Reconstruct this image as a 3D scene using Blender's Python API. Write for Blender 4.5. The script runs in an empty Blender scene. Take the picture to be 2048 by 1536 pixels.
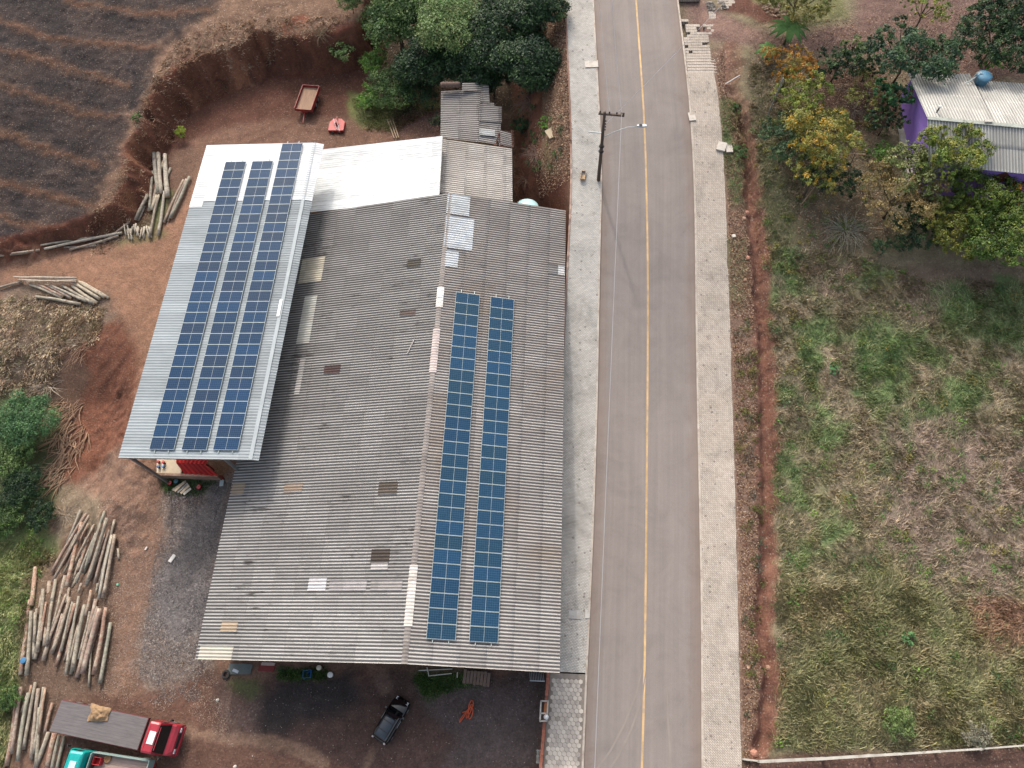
import bpy, math, random
import numpy as np
from mathutils import Vector, Matrix
R = math.radians
S = bpy.context.scene
COL = S.collection
rng = np.random.default_rng(7)
random.seed(7)

# ------------------------------------------------------------------ camera
CP = np.array([9.626, -15.495, 59.971]); FOC = 1474.995
TILT, ROLL, YAW = 0.443248, -0.102457, 0.134390
def _rx(a): c, s = math.cos(a), math.sin(a); return np.array([[1, 0, 0], [0, c, -s], [0, s, c]])
def _rz(a): c, s = math.cos(a), math.sin(a); return np.array([[c, -s, 0], [s, c, 0], [0, 0, 1]])
CM = _rz(YAW) @ _rx(TILT) @ _rz(ROLL)
cd = bpy.data.cameras.new("camera"); co = bpy.data.objects.new("camera", cd); COL.objects.link(co)
M4 = Matrix([list(map(float, r)) + [0] for r in CM] + [[0, 0, 0, 1]])
co.matrix_world = Matrix.Translation(Vector(CP.tolist())) @ M4
cd.sensor_width = 36; cd.lens = 36 * FOC / 2048; cd.clip_end = 8000; cd.clip_start = 1
S.camera = co
S.render.resolution_x, S.render.resolution_y = 1024, 768
# ------------------------------------------------------------------ light
SD = Vector((-3.42, 11.64, 10.4)).normalized()
w = bpy.data.worlds.new("World"); S.world = w; w.use_nodes = True
nt = w.node_tree; sky = nt.nodes.new('ShaderNodeTexSky'); sky.sky_type = 'NISHITA'; sky.sun_disc = False
sky.sun_elevation = math.asin(SD.z); sky.sun_rotation = math.atan2(SD.x, SD.y)
sky.dust_density = 6; sky.air_density = 1.2; sky.ozone_density = 1
bg = nt.nodes['Background']; bg.inputs[1].default_value = 0.15
hs_ = nt.nodes.new('ShaderNodeHueSaturation'); hs_.inputs['Saturation'].default_value = .62   # thin cloud whitens the sky
nt.links.new(sky.outputs[0], hs_.inputs['Color']); nt.links.new(hs_.outputs[0], bg.inputs[0])
sl = bpy.data.lights.new("sun", 'SUN'); sl.energy = .85; sl.angle = R(1.6); sl.color = (1, .95, .88)
so = bpy.data.objects.new("sun", sl); COL.objects.link(so)
so.rotation_euler = SD.to_track_quat('Z', 'Y').to_euler()
S.view_settings.view_transform = 'Standard'; S.view_settings.look = 'None'
S.view_settings.exposure = 1.15; S.view_settings.gamma = 1

# ------------------------------------------------------------------ helpers
def ray(x, y): return CM @ np.array([(x - 1024) / FOC, -(y - 768) / FOC, -1.0])
def AT(x, y, z=0.0):
    d = ray(x, y); return CP + d * ((z - CP[2]) / d[2])
RY = [-200, -40, -20, -11.5, -6, 1.6, 10, 18, 24.5, 31, 37, 43, 51, 80, 300]
RZ = [-1.5, -.6, .5, 1.1, 1.6, 2.2, 3.0, 4.4, 5.8, 7.0, 8.1, 8.8, 9.2, 10, 12]
def zr(y): return (np.interp(y - 1.5, RY, RZ) + np.interp(y, RY, RZ) + np.interp(y + 1.5, RY, RZ)) / 3
def AR(x, y, off=0.0):
    P = AT(x, y, 5)
    for _ in range(60): P = .5 * P + .5 * AT(x, y, zr(P[1]) + off)
    return P
def hsh(ix, iy, s):
    n = (ix.astype(np.int64) * 374761393 + iy.astype(np.int64) * 668265263 + s * 974634777) & 0x7fffffff
    n = ((n ^ (n >> 13)) * 1274126177) & 0x7fffffff
    return ((n ^ (n >> 16)) & 0xffff) / 65535.0
def vn(x, y, s=0):
    x = np.asarray(x, float); y = np.asarray(y, float)
    ix, iy = np.floor(x), np.floor(y); fx, fy = x - ix, y - iy
    fx = fx * fx * (3 - 2 * fx); fy = fy * fy * (3 - 2 * fy)
    a, b, c, d = hsh(ix, iy, s), hsh(ix + 1, iy, s), hsh(ix, iy + 1, s), hsh(ix + 1, iy + 1, s)
    return (a + (b - a) * fx) * (1 - fy) + (c + (d - c) * fx) * fy
def fbm(x, y, s=0, o=4):
    t = 0; a = .5; n = 0
    for k in range(o):
        t = t + a * (vn(x * 2 ** k, y * 2 ** k, s + k) - .5); n += a; a *= .55
    return t / n * 2
def sm(e0, e1, x):
    t = np.clip((x - e0) / (e1 - e0), 0, 1); return t * t * (3 - 2 * t)
def l3(c, k=1.0):
    o = []
    for v in c[:3]:
        v = v / 255; o.append((v / 12.92 if v <= .04045 else ((v + .055) / 1.055) ** 2.4) * k)
    return tuple(o)
KA = .62
def sdf(poly, X, Y):   # signed distance, negative inside
    P = np.array(poly)[:, :2]; d = np.full(X.shape, 1e9); ins = np.zeros(X.shape, bool); n = len(P)
    for i in range(n):
        a, b = P[i], P[(i + 1) % n]; e = b - a
        t = np.clip(((X - a[0]) * e[0] + (Y - a[1]) * e[1]) / (e @ e + 1e-12), 0, 1)
        d = np.minimum(d, (X - a[0] - t * e[0]) ** 2 + (Y - a[1] - t * e[1]) ** 2)
        c = ((a[1] > Y) != (b[1] > Y)) & (X < (b[0] - a[0]) * (Y - a[1]) / (b[1] - a[1] + 1e-12) + a[0])
        ins ^= c
    d = np.sqrt(d); return np.where(ins, -d, d)
def pld(line, X, Y):
    P = np.array(line)[:, :2]; d = np.full(np.shape(X), 1e9)
    for i in range(len(P) - 1):
        a, b = P[i], P[i + 1]; e = b - a
        t = np.clip(((X - a[0]) * e[0] + (Y - a[1]) * e[1]) / (e @ e + 1e-12), 0, 1)
        d = np.minimum(d, np.hypot(X - a[0] - t * e[0], Y - a[1] - t * e[1]))
    return d

# ------------------------------------------------------------------ terrain function
def edge(l):
    q = np.array([AR(*p) for p in l]); q = q[np.argsort(q[:, 1])]
    a, b = q[0], q[1]; c, d = q[-1], q[-2]
    s0 = np.array([a[0] + (a[0] - b[0]) / (b[1] - a[1]) * 12, a[1] - 12, 0]); s1 = np.array([c[0] + (c[0] - d[0]) / (c[1] - d[1]) * 25 * .6, c[1] + 25, 0])
    q = np.vstack([s0, q, s1]); yy = np.arange(-30, 75, 1.0); xx = np.interp(yy, q[:, 1], q[:, 0])
    k = np.ones(5) / 5; xs = np.convolve(np.pad(xx, 2, 'edge'), k, 'valid')
    return yy, xs
PXE = dict(RL=[(1188, 0), (1194, 117), (1200, 220), (1205, 342), (1203, 434), (1201.6, 479), (1196, 800), (1190, 1000), (1182, 1200), (1175, 1353), (1168, 1528)],
 RR=[(1352.7, 0), (1367.5, 117), (1378.5, 220), (1386, 342), (1388, 434), (1389, 479), (1393, 800), (1397, 1000), (1400.7, 1200), (1401.4, 1353), (1401.8, 1528)],
 YL=[(1272, 0), (1279, 100), (1286, 200), (1291, 300), (1294.5, 450), (1296, 600), (1295, 800), (1293, 1000), (1291, 1200), (1289, 1353), (1284, 1528)],
 PL=[(1132, 0), (1137, 122), (1143, 244), (1145, 375), (1140, 479), (1132, 624), (1100.5, 1349), (1093, 1441), (1085, 1535)],
 PR=[(1405, 0), (1417, 93), (1430, 159), (1439, 219), (1450, 370), (1452.5, 473), (1459, 640), (1464, 800), (1470, 1000), (1475, 1200), (1478, 1353), (1482, 1528)])
ED = {k: edge(v) for k, v in PXE.items()}
def ex(k, y): return np.interp(y, *ED[k])

def base_z(x, y):
    x = np.asarray(x, float); y = np.asarray(y, float)
    yard = 1.3 * sm(8, 42, y) + 1.5 * sm(45, 80, y) - .6 * sm(-25, -31, x) - .6 * sm(-12, -35, y)
    # fill slope falling to the west of the shed
    yard = yard - 2.2 * sm(-27.5, -33, x) * sm(-9, -3, y) * sm(17, 10, y) + .8 * np.exp(-((x + 27.0) / 2.2) ** 2) * sm(-3, 1, y) * sm(14, 9, y)
    r = zr(y)
    pl, pr = ex('PL', y), ex('PR', y)
    wid = .25 + 6.5 * sm(26, 36, y)
    east = sm(0, 1, (x - (pl - wid)) / wid)
    ez = r + .10 + .018 * np.clip(x - pr, 0, 60) * sm(pr, pr + 10, x)
    z = yard * (1 - east) + ez * east
    cor = sm(pl + .05, pl + .3, x) * sm(pr - .05, pr - .35, x)
    z = z - .45 * cor
    return z
def AB(x, y):
    P = AT(x, y, 1)
    for _ in range(50): P = .5 * P + .5 * AT(x, y, float(base_z(P[0], P[1])))
    return P
PLAT = [AT(x, y, z) for x, y, z in [(740, -60, 7.5), (735, 20, 6.5), (690, 48, 6.3), (640, 55, 6.2), (600, 66, 6), (560, 66, 6), (508, 64, 5.8), (498, 82, 5.6), (440, 104, 5.3), (370, 132, 5), (328, 160, 4.6), (306, 200, 4), (296, 250, 3.4), (262, 300, 2.8), (264, 355, 2.4), (242, 415, 1.8), (200, 448, 1.3), (90, 480, 1), (-10, 502, .8), (-300, 520, .8), (-700, 500, 1), (-900, -400, 8), (700, -500, 12)]]
WIND = [[AT(x, y, 3 + (450 - y) / 110) for x, y in l] for l in [[(-60, 5), (0, 25), (60, 50), (130, 62), (200, 65), (300, 75)], [(-40, 70), (0, 80), (120, 115), (240, 150)], [(-60, 135), (0, 155), (80, 180), (150, 205), (220, 208)], [(-50, 240), (0, 250), (60, 270), (130, 300), (180, 310)], [(-40, 345), (0, 350), (80, 372), (170, 400)], [(-50, 415), (0, 420), (60, 440), (150, 455)], [(120, -20), (250, 5), (400, 0)], [(-60, -60), (150, -55), (420, -60)]]]
def plat_z(x, y):
    return .45 + 2.2 * sm(16, 36, y) + 3.6 * sm(30, 62, y) + 2.5 * sm(60, 110, y)
DITCH = [AR(*p) for p in [(1462, 95), (1466, 170), (1480, 230), (1497, 300), (1502, 400), (1515, 500), (1526, 640), (1531, 800), (1536, 960), (1534, 1100), (1529, 1250), (1541, 1350), (1531, 1450), (1518, 1492)]]
def zg(x, y, detail=True):
    x = np.asarray(x, float); y = np.asarray(y, float)
    z = base_z(x, y)
    m = (x < 0) & (y > -5)
    d = sdf(PLAT, x, y) + .9 * fbm(x * .35, y * .35, 3) + .5 * fbm(x * 1.3, y * 1.3, 5)
    wd = 1.3 + .0 * x
    t = sm(wd, -.6, d) * m
    z = np.where(m, z * (1 - t) + np.maximum(z, plat_z(x, y)) * t, z)
    near = (np.abs(x) < 110) & (np.abs(y) < 110)
    for i, l in enumerate(WIND if np.any(m) else []):
        z = z + .09 * np.exp(-(pld(l, x + .8 * fbm(x * .3, y * .3, 40), y + .8 * fbm(x * .3, y * .3, 41)) / .6) ** 2) * (1 + fbm(x * 1.6, y * 1.6, 43)) * near * t
    z = z + .7 * np.exp(-((x + 17.6) / 1.5) ** 2 - ((y + 6.0) / 1.7) ** 2) + .35 * np.exp(-((x + 16.4) / 1.2) ** 2 - ((y + 2.6) / 1.6) ** 2)
    dd = pld(DITCH, x + .25 * fbm(x * .8, y * .8, 11), y)
    dw = .52 + .22 * fbm(x * .15, y * .45, 93) + .16 * fbm(x * 1.1, y * 1.3, 94)
    z = z - (.75 + .2 * fbm(x * .6, y * .5, 92)) * np.exp(-(dd / np.maximum(dw, .2)) ** 4) * sm(44, 34, y) + .10 * np.exp(-(dd / 1.1) ** 4) * fbm(x * 3.1, y * 2.6, 96) + .16 * np.exp(-((dd - 1.0) / .35) ** 2) * np.maximum(0, fbm(x * .9, y * .9, 97)) * sm(44, 34, y)
    z = z + .42 * sm(-35, -32, x) * sm(-22.5, -26, x) * sm(-6, -2, y) * sm(16, 12, y) * (fbm(x * .9, y * .7, 98) + .5 * fbm(x * 2.4, y * 2.4, 99)) * (x < 0)
    # small relief
    onroad = sm(ex('PL', y) - .6, ex('PL', y) - .1, x) * sm(ex('PR', y) + .6, ex('PR', y) + .1, x)
    inyard = sm(-2, 2, x + 32) * (x < 12)
    amp = np.where(x > 20, .10, np.where(t > .5, .14, .05))
    z = z + (1 - onroad) * near * amp * (fbm(x * .5, y * .5, 21) + .8 * fbm(x * 2.2, y * 2.2, 22))
    return z
def AG(x, y, up=0.0):
    P = AT(x, y, 2); t0 = P[2]
    for _ in range(16): P = .35 * P + .65 * AT(x, y, float(zg(P[0], P[1])) + up)
    return P

# ------------------------------------------------------------------ object helpers
def tag(o, label=None, cat=None, group=None, kind=None):
    if label: o['label'] = label
    if cat: o['category'] = cat
    if group: o['group'] = group
    if kind: o['kind'] = kind
    return o
def meshobj(name, V, F, mat, parent=None, smooth=False, attrs=None, mi=None):
    me = bpy.data.meshes.new(name)
    V = np.asarray(V, float)
    if isinstance(F, np.ndarray):
        n, k = F.shape
        me.vertices.add(len(V)); me.vertices.foreach_set('co', V.ravel())
        me.loops.add(n * k); me.loops.foreach_set('vertex_index', F.ravel().astype(np.int32))
        me.polygons.add(n); me.polygons.foreach_set('loop_start', np.arange(0, n * k, k, dtype=np.int32))
        me.polygons.foreach_set('loop_total', np.full(n, k, np.int32)); me.update(calc_edges=True)
    else:
        me.from_pydata(V.tolist(), [], F); me.update()
    if attrs:
        for an, (ty, dat) in attrs.items():
            a = me.attributes.new(an, ty, 'POINT')
            dat = np.asarray(dat, np.float32)
            if ty == 'FLOAT_COLOR':
                if dat.shape[1] == 3: dat = np.c_[dat, np.ones(len(dat), np.float32)]
                a.data.foreach_set('color', dat.ravel())
            elif ty == 'FLOAT_VECTOR': a.data.foreach_set('vector', dat.ravel())
            else: a.data.foreach_set('value', dat.ravel())
    for m in (mat if isinstance(mat, (list, tuple)) else [mat]): me.materials.append(m)
    if mi is not None: me.polygons.foreach_set('material_index', np.asarray(mi, np.int32))
    if smooth: me.polygons.foreach_set('use_smooth', [True] * len(me.polygons))
    o = bpy.data.objects.new(name, me); COL.objects.link(o)
    if parent: o.parent = parent
    return o
def empty(name, loc, rz=0, label=None, cat=None, group=None):
    o = bpy.data.objects.new(name, None); COL.objects.link(o); o.empty_display_size = .3
    o.location = [float(v) for v in loc]; o.rotation_euler = (0, 0, rz); return tag(o, label, cat, group)
class MB:
    def __init__(s, off=(0, 0, 0)): s.V = []; s.F = []; s.off = np.array(off, float); s.mi = []; s.m = 0
    def add(s, V, F):
        b = len(s.V); s.V += [tuple(np.asarray(v, float) - s.off) for v in V]
        for f in F: s.F.append([b + i for i in f]); s.mi.append(s.m)
        return s
    def box(s, a, b, taper=None):
        x0, y0, z0 = a; x1, y1, z1 = b; t = taper or 0
        return s.add([(x0, y0, z0), (x1, y0, z0), (x1, y1, z0), (x0, y1, z0), (x0 + t, y0 + t, z1), (x1 - t, y0 + t, z1), (x1 - t, y1 - t, z1), (x0 + t, y1 - t, z1)],
                     [(3, 2, 1, 0), (4, 5, 6, 7), (0, 1, 5, 4), (1, 2, 6, 5), (2, 3, 7, 6), (3, 0, 4, 7)])
    def bar(s, p, q, w, h=None):   # rectangular beam between two points
        h = h or w; p = Vector([float(v) for v in p]); q = Vector([float(v) for v in q]); d = (q - p).normalized()
        u = d.cross(Vector((0, 0, 1)));
        if u.length < .01: u = Vector((1, 0, 0))
        u.normalize(); v = u.cross(d)
        V = [e + u * (a * w / 2) + v * (b * h / 2) for e in (p, q) for a, b in ((-1, -1), (1, -1), (1, 1), (-1, 1))]
        return s.add(V, [(3, 2, 1, 0), (4, 5, 6, 7), (0, 1, 5, 4), (1, 2, 6, 5), (2, 3, 7, 6), (3, 0, 4, 7)])
    def tube(s, pts, rad, n=8, cap=True):
        pts = [Vector([float(v) for v in p]) for p in pts]; V = []; F = []
        rad = rad if isinstance(rad, (list, tuple)) else [rad] * len(pts)
        for i, p in enumerate(pts):
            d = (pts[min(i + 1, len(pts) - 1)] - pts[max(i - 1, 0)]).normalized()
            u = d.cross(Vector((0, 0, 1)))
            if u.length < .02: u = Vector((1, 0, 0)) - d * d.x
            u.normalize(); v = u.cross(d)
            for k in range(n):
                a = 2 * math.pi * k / n; V.append(p + (u * math.cos(a) + v * math.sin(a)) * rad[i])
        for i in range(len(pts) - 1):
            for k in range(n):
                a, b = i * n + k, i * n + (k + 1) % n; F.append((a, b, b + n, a + n))
        if cap: F.append(tuple(range(n))[::-1]); F.append(tuple(range((len(pts) - 1) * n, len(pts) * n)))
        return s.add(V, F)
    def prism(s, poly, z0, z1):
        n = len(poly); V = [(p[0], p[1], z0) for p in poly] + [(p[0], p[1], z1) for p in poly]
        return s.add(V, [tuple(range(n))[::-1], tuple(range(n, 2 * n))] + [(i, (i + 1) % n, (i + 1) % n + n, i + n) for i in range(n)])
    def loft(s, secs, cap=True):   # list of rings of equal length
        n = len(secs[0]); V = [p for r in secs for p in r]; F = []
        for i in range(len(secs) - 1):
            for k in range(n):
                a, b = i * n + k, i * n + (k + 1) % n; F.append((a, b, b + n, a + n))
        if cap: F.append(tuple(range(n))[::-1]); F.append(tuple(range((len(secs) - 1) * n, len(secs) * n)))
        return s.add(V, F)
    def lathe(s, c, prof, n=16):
        V = []; F = []
        for r, z in prof:
            for k in range(n):
                a = 2 * math.pi * k / n; V.append((c[0] + r * math.cos(a), c[1] + r * math.sin(a), c[2] + z))
        for i in range(len(prof) - 1):
            for k in range(n):
                a, b = i * n + k, i * n + (k + 1) % n; F.append((a, b, b + n, a + n))
        F.append(tuple(range(n))[::-1]); F.append(tuple(range((len(prof) - 1) * n, len(prof) * n)))
        return s.add(V, F)
    def obj(s, name, mat, parent=None, smooth=False, bevel=0):
        o = meshobj(name, s.V, s.F, mat, parent, smooth, mi=s.mi if isinstance(mat, (list, tuple)) else None)
        if bevel:
            b = o.modifiers.new('b', 'BEVEL'); b.width = bevel; b.segments = 2; b.limit_method = 'ANGLE'
        return o

# ------------------------------------------------------------------ materials
def nn(nt, ty, props=None, **inp):
    n = nt.nodes.new('ShaderNode' + ty)
    for k, v in (props or {}).items(): setattr(n, k, v)
    for k, v in inp.items():
        key = int(k[1:]) if k[0] == 'i' and k[1:].isdigit() else k.replace('_', ' ')
        if isinstance(v, bpy.types.NodeSocket): nt.links.new(v, n.inputs[key])
        else: n.inputs[key].default_value = v
    return n
def mth(nt, op, a, b=0.0, c=None, clamp=False):
    n = nn(nt, 'Math', {'operation': op, 'use_clamp': clamp}, i0=a, i1=b)
    if c is not None:
        if isinstance(c, bpy.types.NodeSocket): nt.links.new(c, n.inputs[2])
        else: n.inputs[2].default_value = c
    return n.outputs[0]
def mixc(nt, f, a, b, mode='MIX'):
    n = nn(nt, 'Mix', {'data_type': 'RGBA', 'blend_type': mode})
    for i, v in ((0, f), (6, a), (7, b)):
        if isinstance(v, bpy.types.NodeSocket): nt.links.new(v, n.inputs[i])
        else: n.inputs[i].default_value = (tuple(v) + (1,))[:4] if i else v
    return n.outputs[2]
def ramp(nt, f, stops):
    n = nn(nt, 'ValToRGB'); nt.links.new(f, n.inputs[0]); el = n.color_ramp.elements
    while len(el) < len(stops): el.new(.5)
    for e, (p, c) in zip(el, stops):
        e.position = p; e.color = (c, c, c, 1) if not isinstance(c, (tuple, list)) else (tuple(c) + (1,))[:4]
    return n.outputs[0]
def newmat(name):
    m = bpy.data.materials.new(name); m.use_nodes = True; t = m.node_tree
    return m, t, t.nodes['Principled BSDF']
def noise(t, vec, sc, det=4, rough=.6, dist=0):
    n = nn(t, 'TexNoise', Scale=sc, Detail=det, Roughness=rough, Distortion=dist)
    if vec is not None: t.links.new(vec, n.inputs['Vector'])
    return n.outputs['Fac']
_mc = {}
def mat(col, rough=.7, var=.25, sc=3.0, metal=0, bump=0, spec=.5, streak=None, k=KA, dirt=None):
    key = (tuple(col), rough, var, sc, metal, bump, spec, streak, k, dirt)
    if key in _mc: return _mc[key]
    m, t, b = newmat('m%d' % len(_mc)); c = l3(col, k)
    pos = nn(t, 'NewGeometry').outputs['Position']
    if streak:
        mp = nn(t, 'Mapping', Vector=pos, Scale=streak); pos = mp.outputs[0]
    f = noise(t, pos, sc, 6, .65); f2 = noise(t, pos, sc * .23, 3)
    fm = mth(t, 'MULTIPLY', mth(t, 'ADD', f, f2), .5)
    lo = tuple(v * (1 - var * 1.6) for v in c); hi = tuple(min(1, v * (1 + var * 1.6)) for v in c)
    cc = ramp(t, fm, [(.28, lo), (.5, c), (.74, hi)])
    if dirt:
        d = ramp(t, noise(t, pos, sc * .6, 5, .7), [(.5, 0), (.68, 1)])
        cc = mixc(t, mth(t, 'MULTIPLY', d, .6), cc, l3(dirt, k))
    t.links.new(cc, b.inputs['Base Color'])
    b.inputs['Roughness'].default_value = rough; b.inputs['Metallic'].default_value = metal
    b.inputs['Specular IOR Level'].default_value = spec
    if bump:
        bp = nn(t, 'Bump', Strength=bump, Distance=.05, Height=f); t.links.new(bp.outputs[0], b.inputs['Normal'])
    _mc[key] = m; return m

# ground: colour comes from a painted attribute, fine structure from noise
m_ground, t, b = newmat('ground')
pos = nn(t, 'NewGeometry').outputs['Position']
col = nn(t, 'Attribute', {'attribute_name': 'col'}).outputs['Color']
fx = nn(t, 'SeparateColor', i0=nn(t, 'Attribute', {'attribute_name': 'fx'}).outputs['Color'])
n1 = noise(t, pos, 1.1, 8, .72, .6); n2 = noise(t, pos, 7.0, 6, .75)
f = ramp(t, mth(t, 'ADD', mth(t, 'MULTIPLY', n1, .45), mth(t, 'MULTIPLY', n2, .55)), [(.30, .38), (.5, 1.0), (.70, 1.75)])
cc = mixc(t, 1.0, col, f, 'MULTIPLY')
vo = nn(t, 'TexVoronoi', Vector=pos, Scale=6.5, Randomness=1)       # leaf litter / stones
vc = nn(t, 'SeparateColor', i0=vo.outputs['Color'])
msk = mth(t, 'MULTIPLY', mth(t, 'LESS_THAN', vo.outputs['Distance'], .42), mth(t, 'GREATER_THAN', vc.outputs[0], .55))
lc = ramp(t, vc.outputs[1], [(.0, l3((95, 62, 48), KA)), (.45, l3((150, 118, 92), KA)), (.8, l3((190, 165, 140), KA)), (1.0, l3((215, 205, 190), KA))])
cc = mixc(t, mth(t, 'MULTIPLY', msk, fx.outputs[0]), cc, lc)
vo2 = nn(t, 'TexVoronoi', Vector=pos, Scale=9.0, Randomness=1); v2 = nn(t, 'SeparateColor', i0=vo2.outputs['Color'])
gc = ramp(t, v2.outputs[0], [(0, l3((70, 64, 66), KA)), (.5, l3((128, 118, 116), KA)), (.9, l3((175, 165, 158), KA)), (1, l3((225, 220, 212), KA))])
cc = mixc(t, mth(t, 'MULTIPLY', fx.outputs[1], .55), cc, gc)
t.links.new(cc, b.inputs['Base Color']); b.inputs['Roughness'].default_value = .95; b.inputs['Specular IOR Level'].default_value = .15
bp = nn(t, 'Bump', Strength=.9, Distance=.12, Height=mth(t, 'ADD', n2, mth(t, 'MULTIPLY', n1, 1.5))); t.links.new(bp.outputs[0], b.inputs['Normal'])

m_road, t, b = newmat('asphalt')
pos = nn(t, 'NewGeometry').outputs['Position']; rc = nn(t, 'Attribute', {'attribute_name': 'rc'}).outputs['Vector']
sp = nn(t, 'SeparateXYZ', Vector=rc)
mp = nn(t, 'Mapping', Vector=rc, Scale=(2.2, .05, 1)).outputs[0]; st = noise(t, mp, 1.0, 5, .6)
mp2 = nn(t, 'Mapping', Vector=rc, Scale=(7, .12, 1)).outputs[0]; st2 = noise(t, mp2, 1.0, 4, .6)
base = ramp(t, mth(t, 'ADD', mth(t, 'MULTIPLY', st, .65), mth(t, 'MULTIPLY', st2, .35)), [(.25, l3((136, 127, 122), KA)), (.5, l3((146, 136, 130), KA)), (.75, l3((156, 145, 138), KA))])
n3 = noise(t, pos, 30, 3, .8); base = mixc(t, .35, base, mixc(t, 1.0, base, ramp(t, n3, [(.3, .5), (.5, 1), (.7, 1.6)]), 'MULTIPLY'))
# soil washed along the gutters
ed = ramp(t, mth(t, 'ADD', mth(t, 'MINIMUM', sp.outputs[0], mth(t, 'SUBTRACT', 8.3, sp.outputs[0])), mth(t, 'MULTIPLY', mth(t, 'SUBTRACT', noise(t, pos, .6, 5, .7), .5), 1.6)), [(.0, 1), (.5, .65), (1.0, 0)])
base = mixc(t, mth(t, 'MULTIPLY', ed, .5), base, l3((136, 116, 102), KA)); base = mixc(t, 1.0, base, ramp(t, noise(t, pos, .35, 6, .7, .8), [(.3, .88), (.5, 1.0), (.7, 1.07)]), 'MULTIPLY'); base = mixc(t, ramp(t, noise(t, pos, .9, 7, .8), [(.63, 0), (.7, .35)]), base, l3((112, 104, 100), KA))
t.links.new(base, b.inputs['Base Color']); b.inputs['Roughness'].default_value = .9; b.inputs['Specular IOR Level'].default_value = .25
bp = nn(t, 'Bump', Strength=.3, Distance=.02, Height=n3); t.links.new(bp.outputs[0], b.inputs['Normal'])

def paver(name, c1, c2, mortar, ang, bw=.22, bh=.11):
    m, t, b = newmat(name)
    pos = nn(t, 'NewGeometry').outputs['Position']
    v = nn(t, 'Mapping', Vector=pos, Rotation=(0, 0, ang)).outputs[0]
    br = nn(t, 'TexBrick', {'offset': .5}, Vector=v, Color1=l3(c1, KA) + (1,), Color2=l3(c2, KA) + (1,), Mortar=l3(mortar, KA) + (1,), Scale=1.0, Mortar_Size=.012, Brick_Width=bw, Row_Height=bh, Mortar_Smooth=.2)
    n1 = noise(t, pos, .5, 6, .7, .5)
    c = mixc(t, 1.0, br.outputs[0], ramp(t, n1, [(.3, .72), (.5, 1), (.7, 1.15)]), 'MULTIPLY')
    n2 = noise(t, pos, 1.7, 7, .75); c = mixc(t, ramp(t, n2, [(.58, 0), (.7, .7)]), c, l3((112, 98, 88), KA))
    vo = nn(t, 'TexVoronoi', Vector=pos, Scale=2.2, Randomness=1); vs = nn(t, 'SeparateColor', i0=vo.outputs['Color'])
    sp = mth(t, 'MULTIPLY', mth(t, 'LESS_THAN', vo.outputs['Distance'], .2), mth(t, 'GREATER_THAN', vs.outputs[0], .72))
    c = mixc(t, mth(t, 'MULTIPLY', sp, .55), c, l3((95, 82, 76), KA))
    t.links.new(c, b.inputs['Base Color']); b.inputs['Roughness'].default_value = .9; b.inputs['Specular IOR Level'].default_value = .2
    bp = nn(t, 'Bump', Strength=.5, Distance=.01, Height=br.outputs[1]); bp.invert = True; t.links.new(bp.outputs[0], b.inputs['Normal'])
    return m
m_pavL = paver('pavers_grey', (210, 205, 196), (192, 188, 180), (136, 131, 125), .1)
m_pavR = paver('pavers_pink', (206, 195, 181), (188, 176, 163), (136, 122, 110), R(45), .24, .12)

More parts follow.
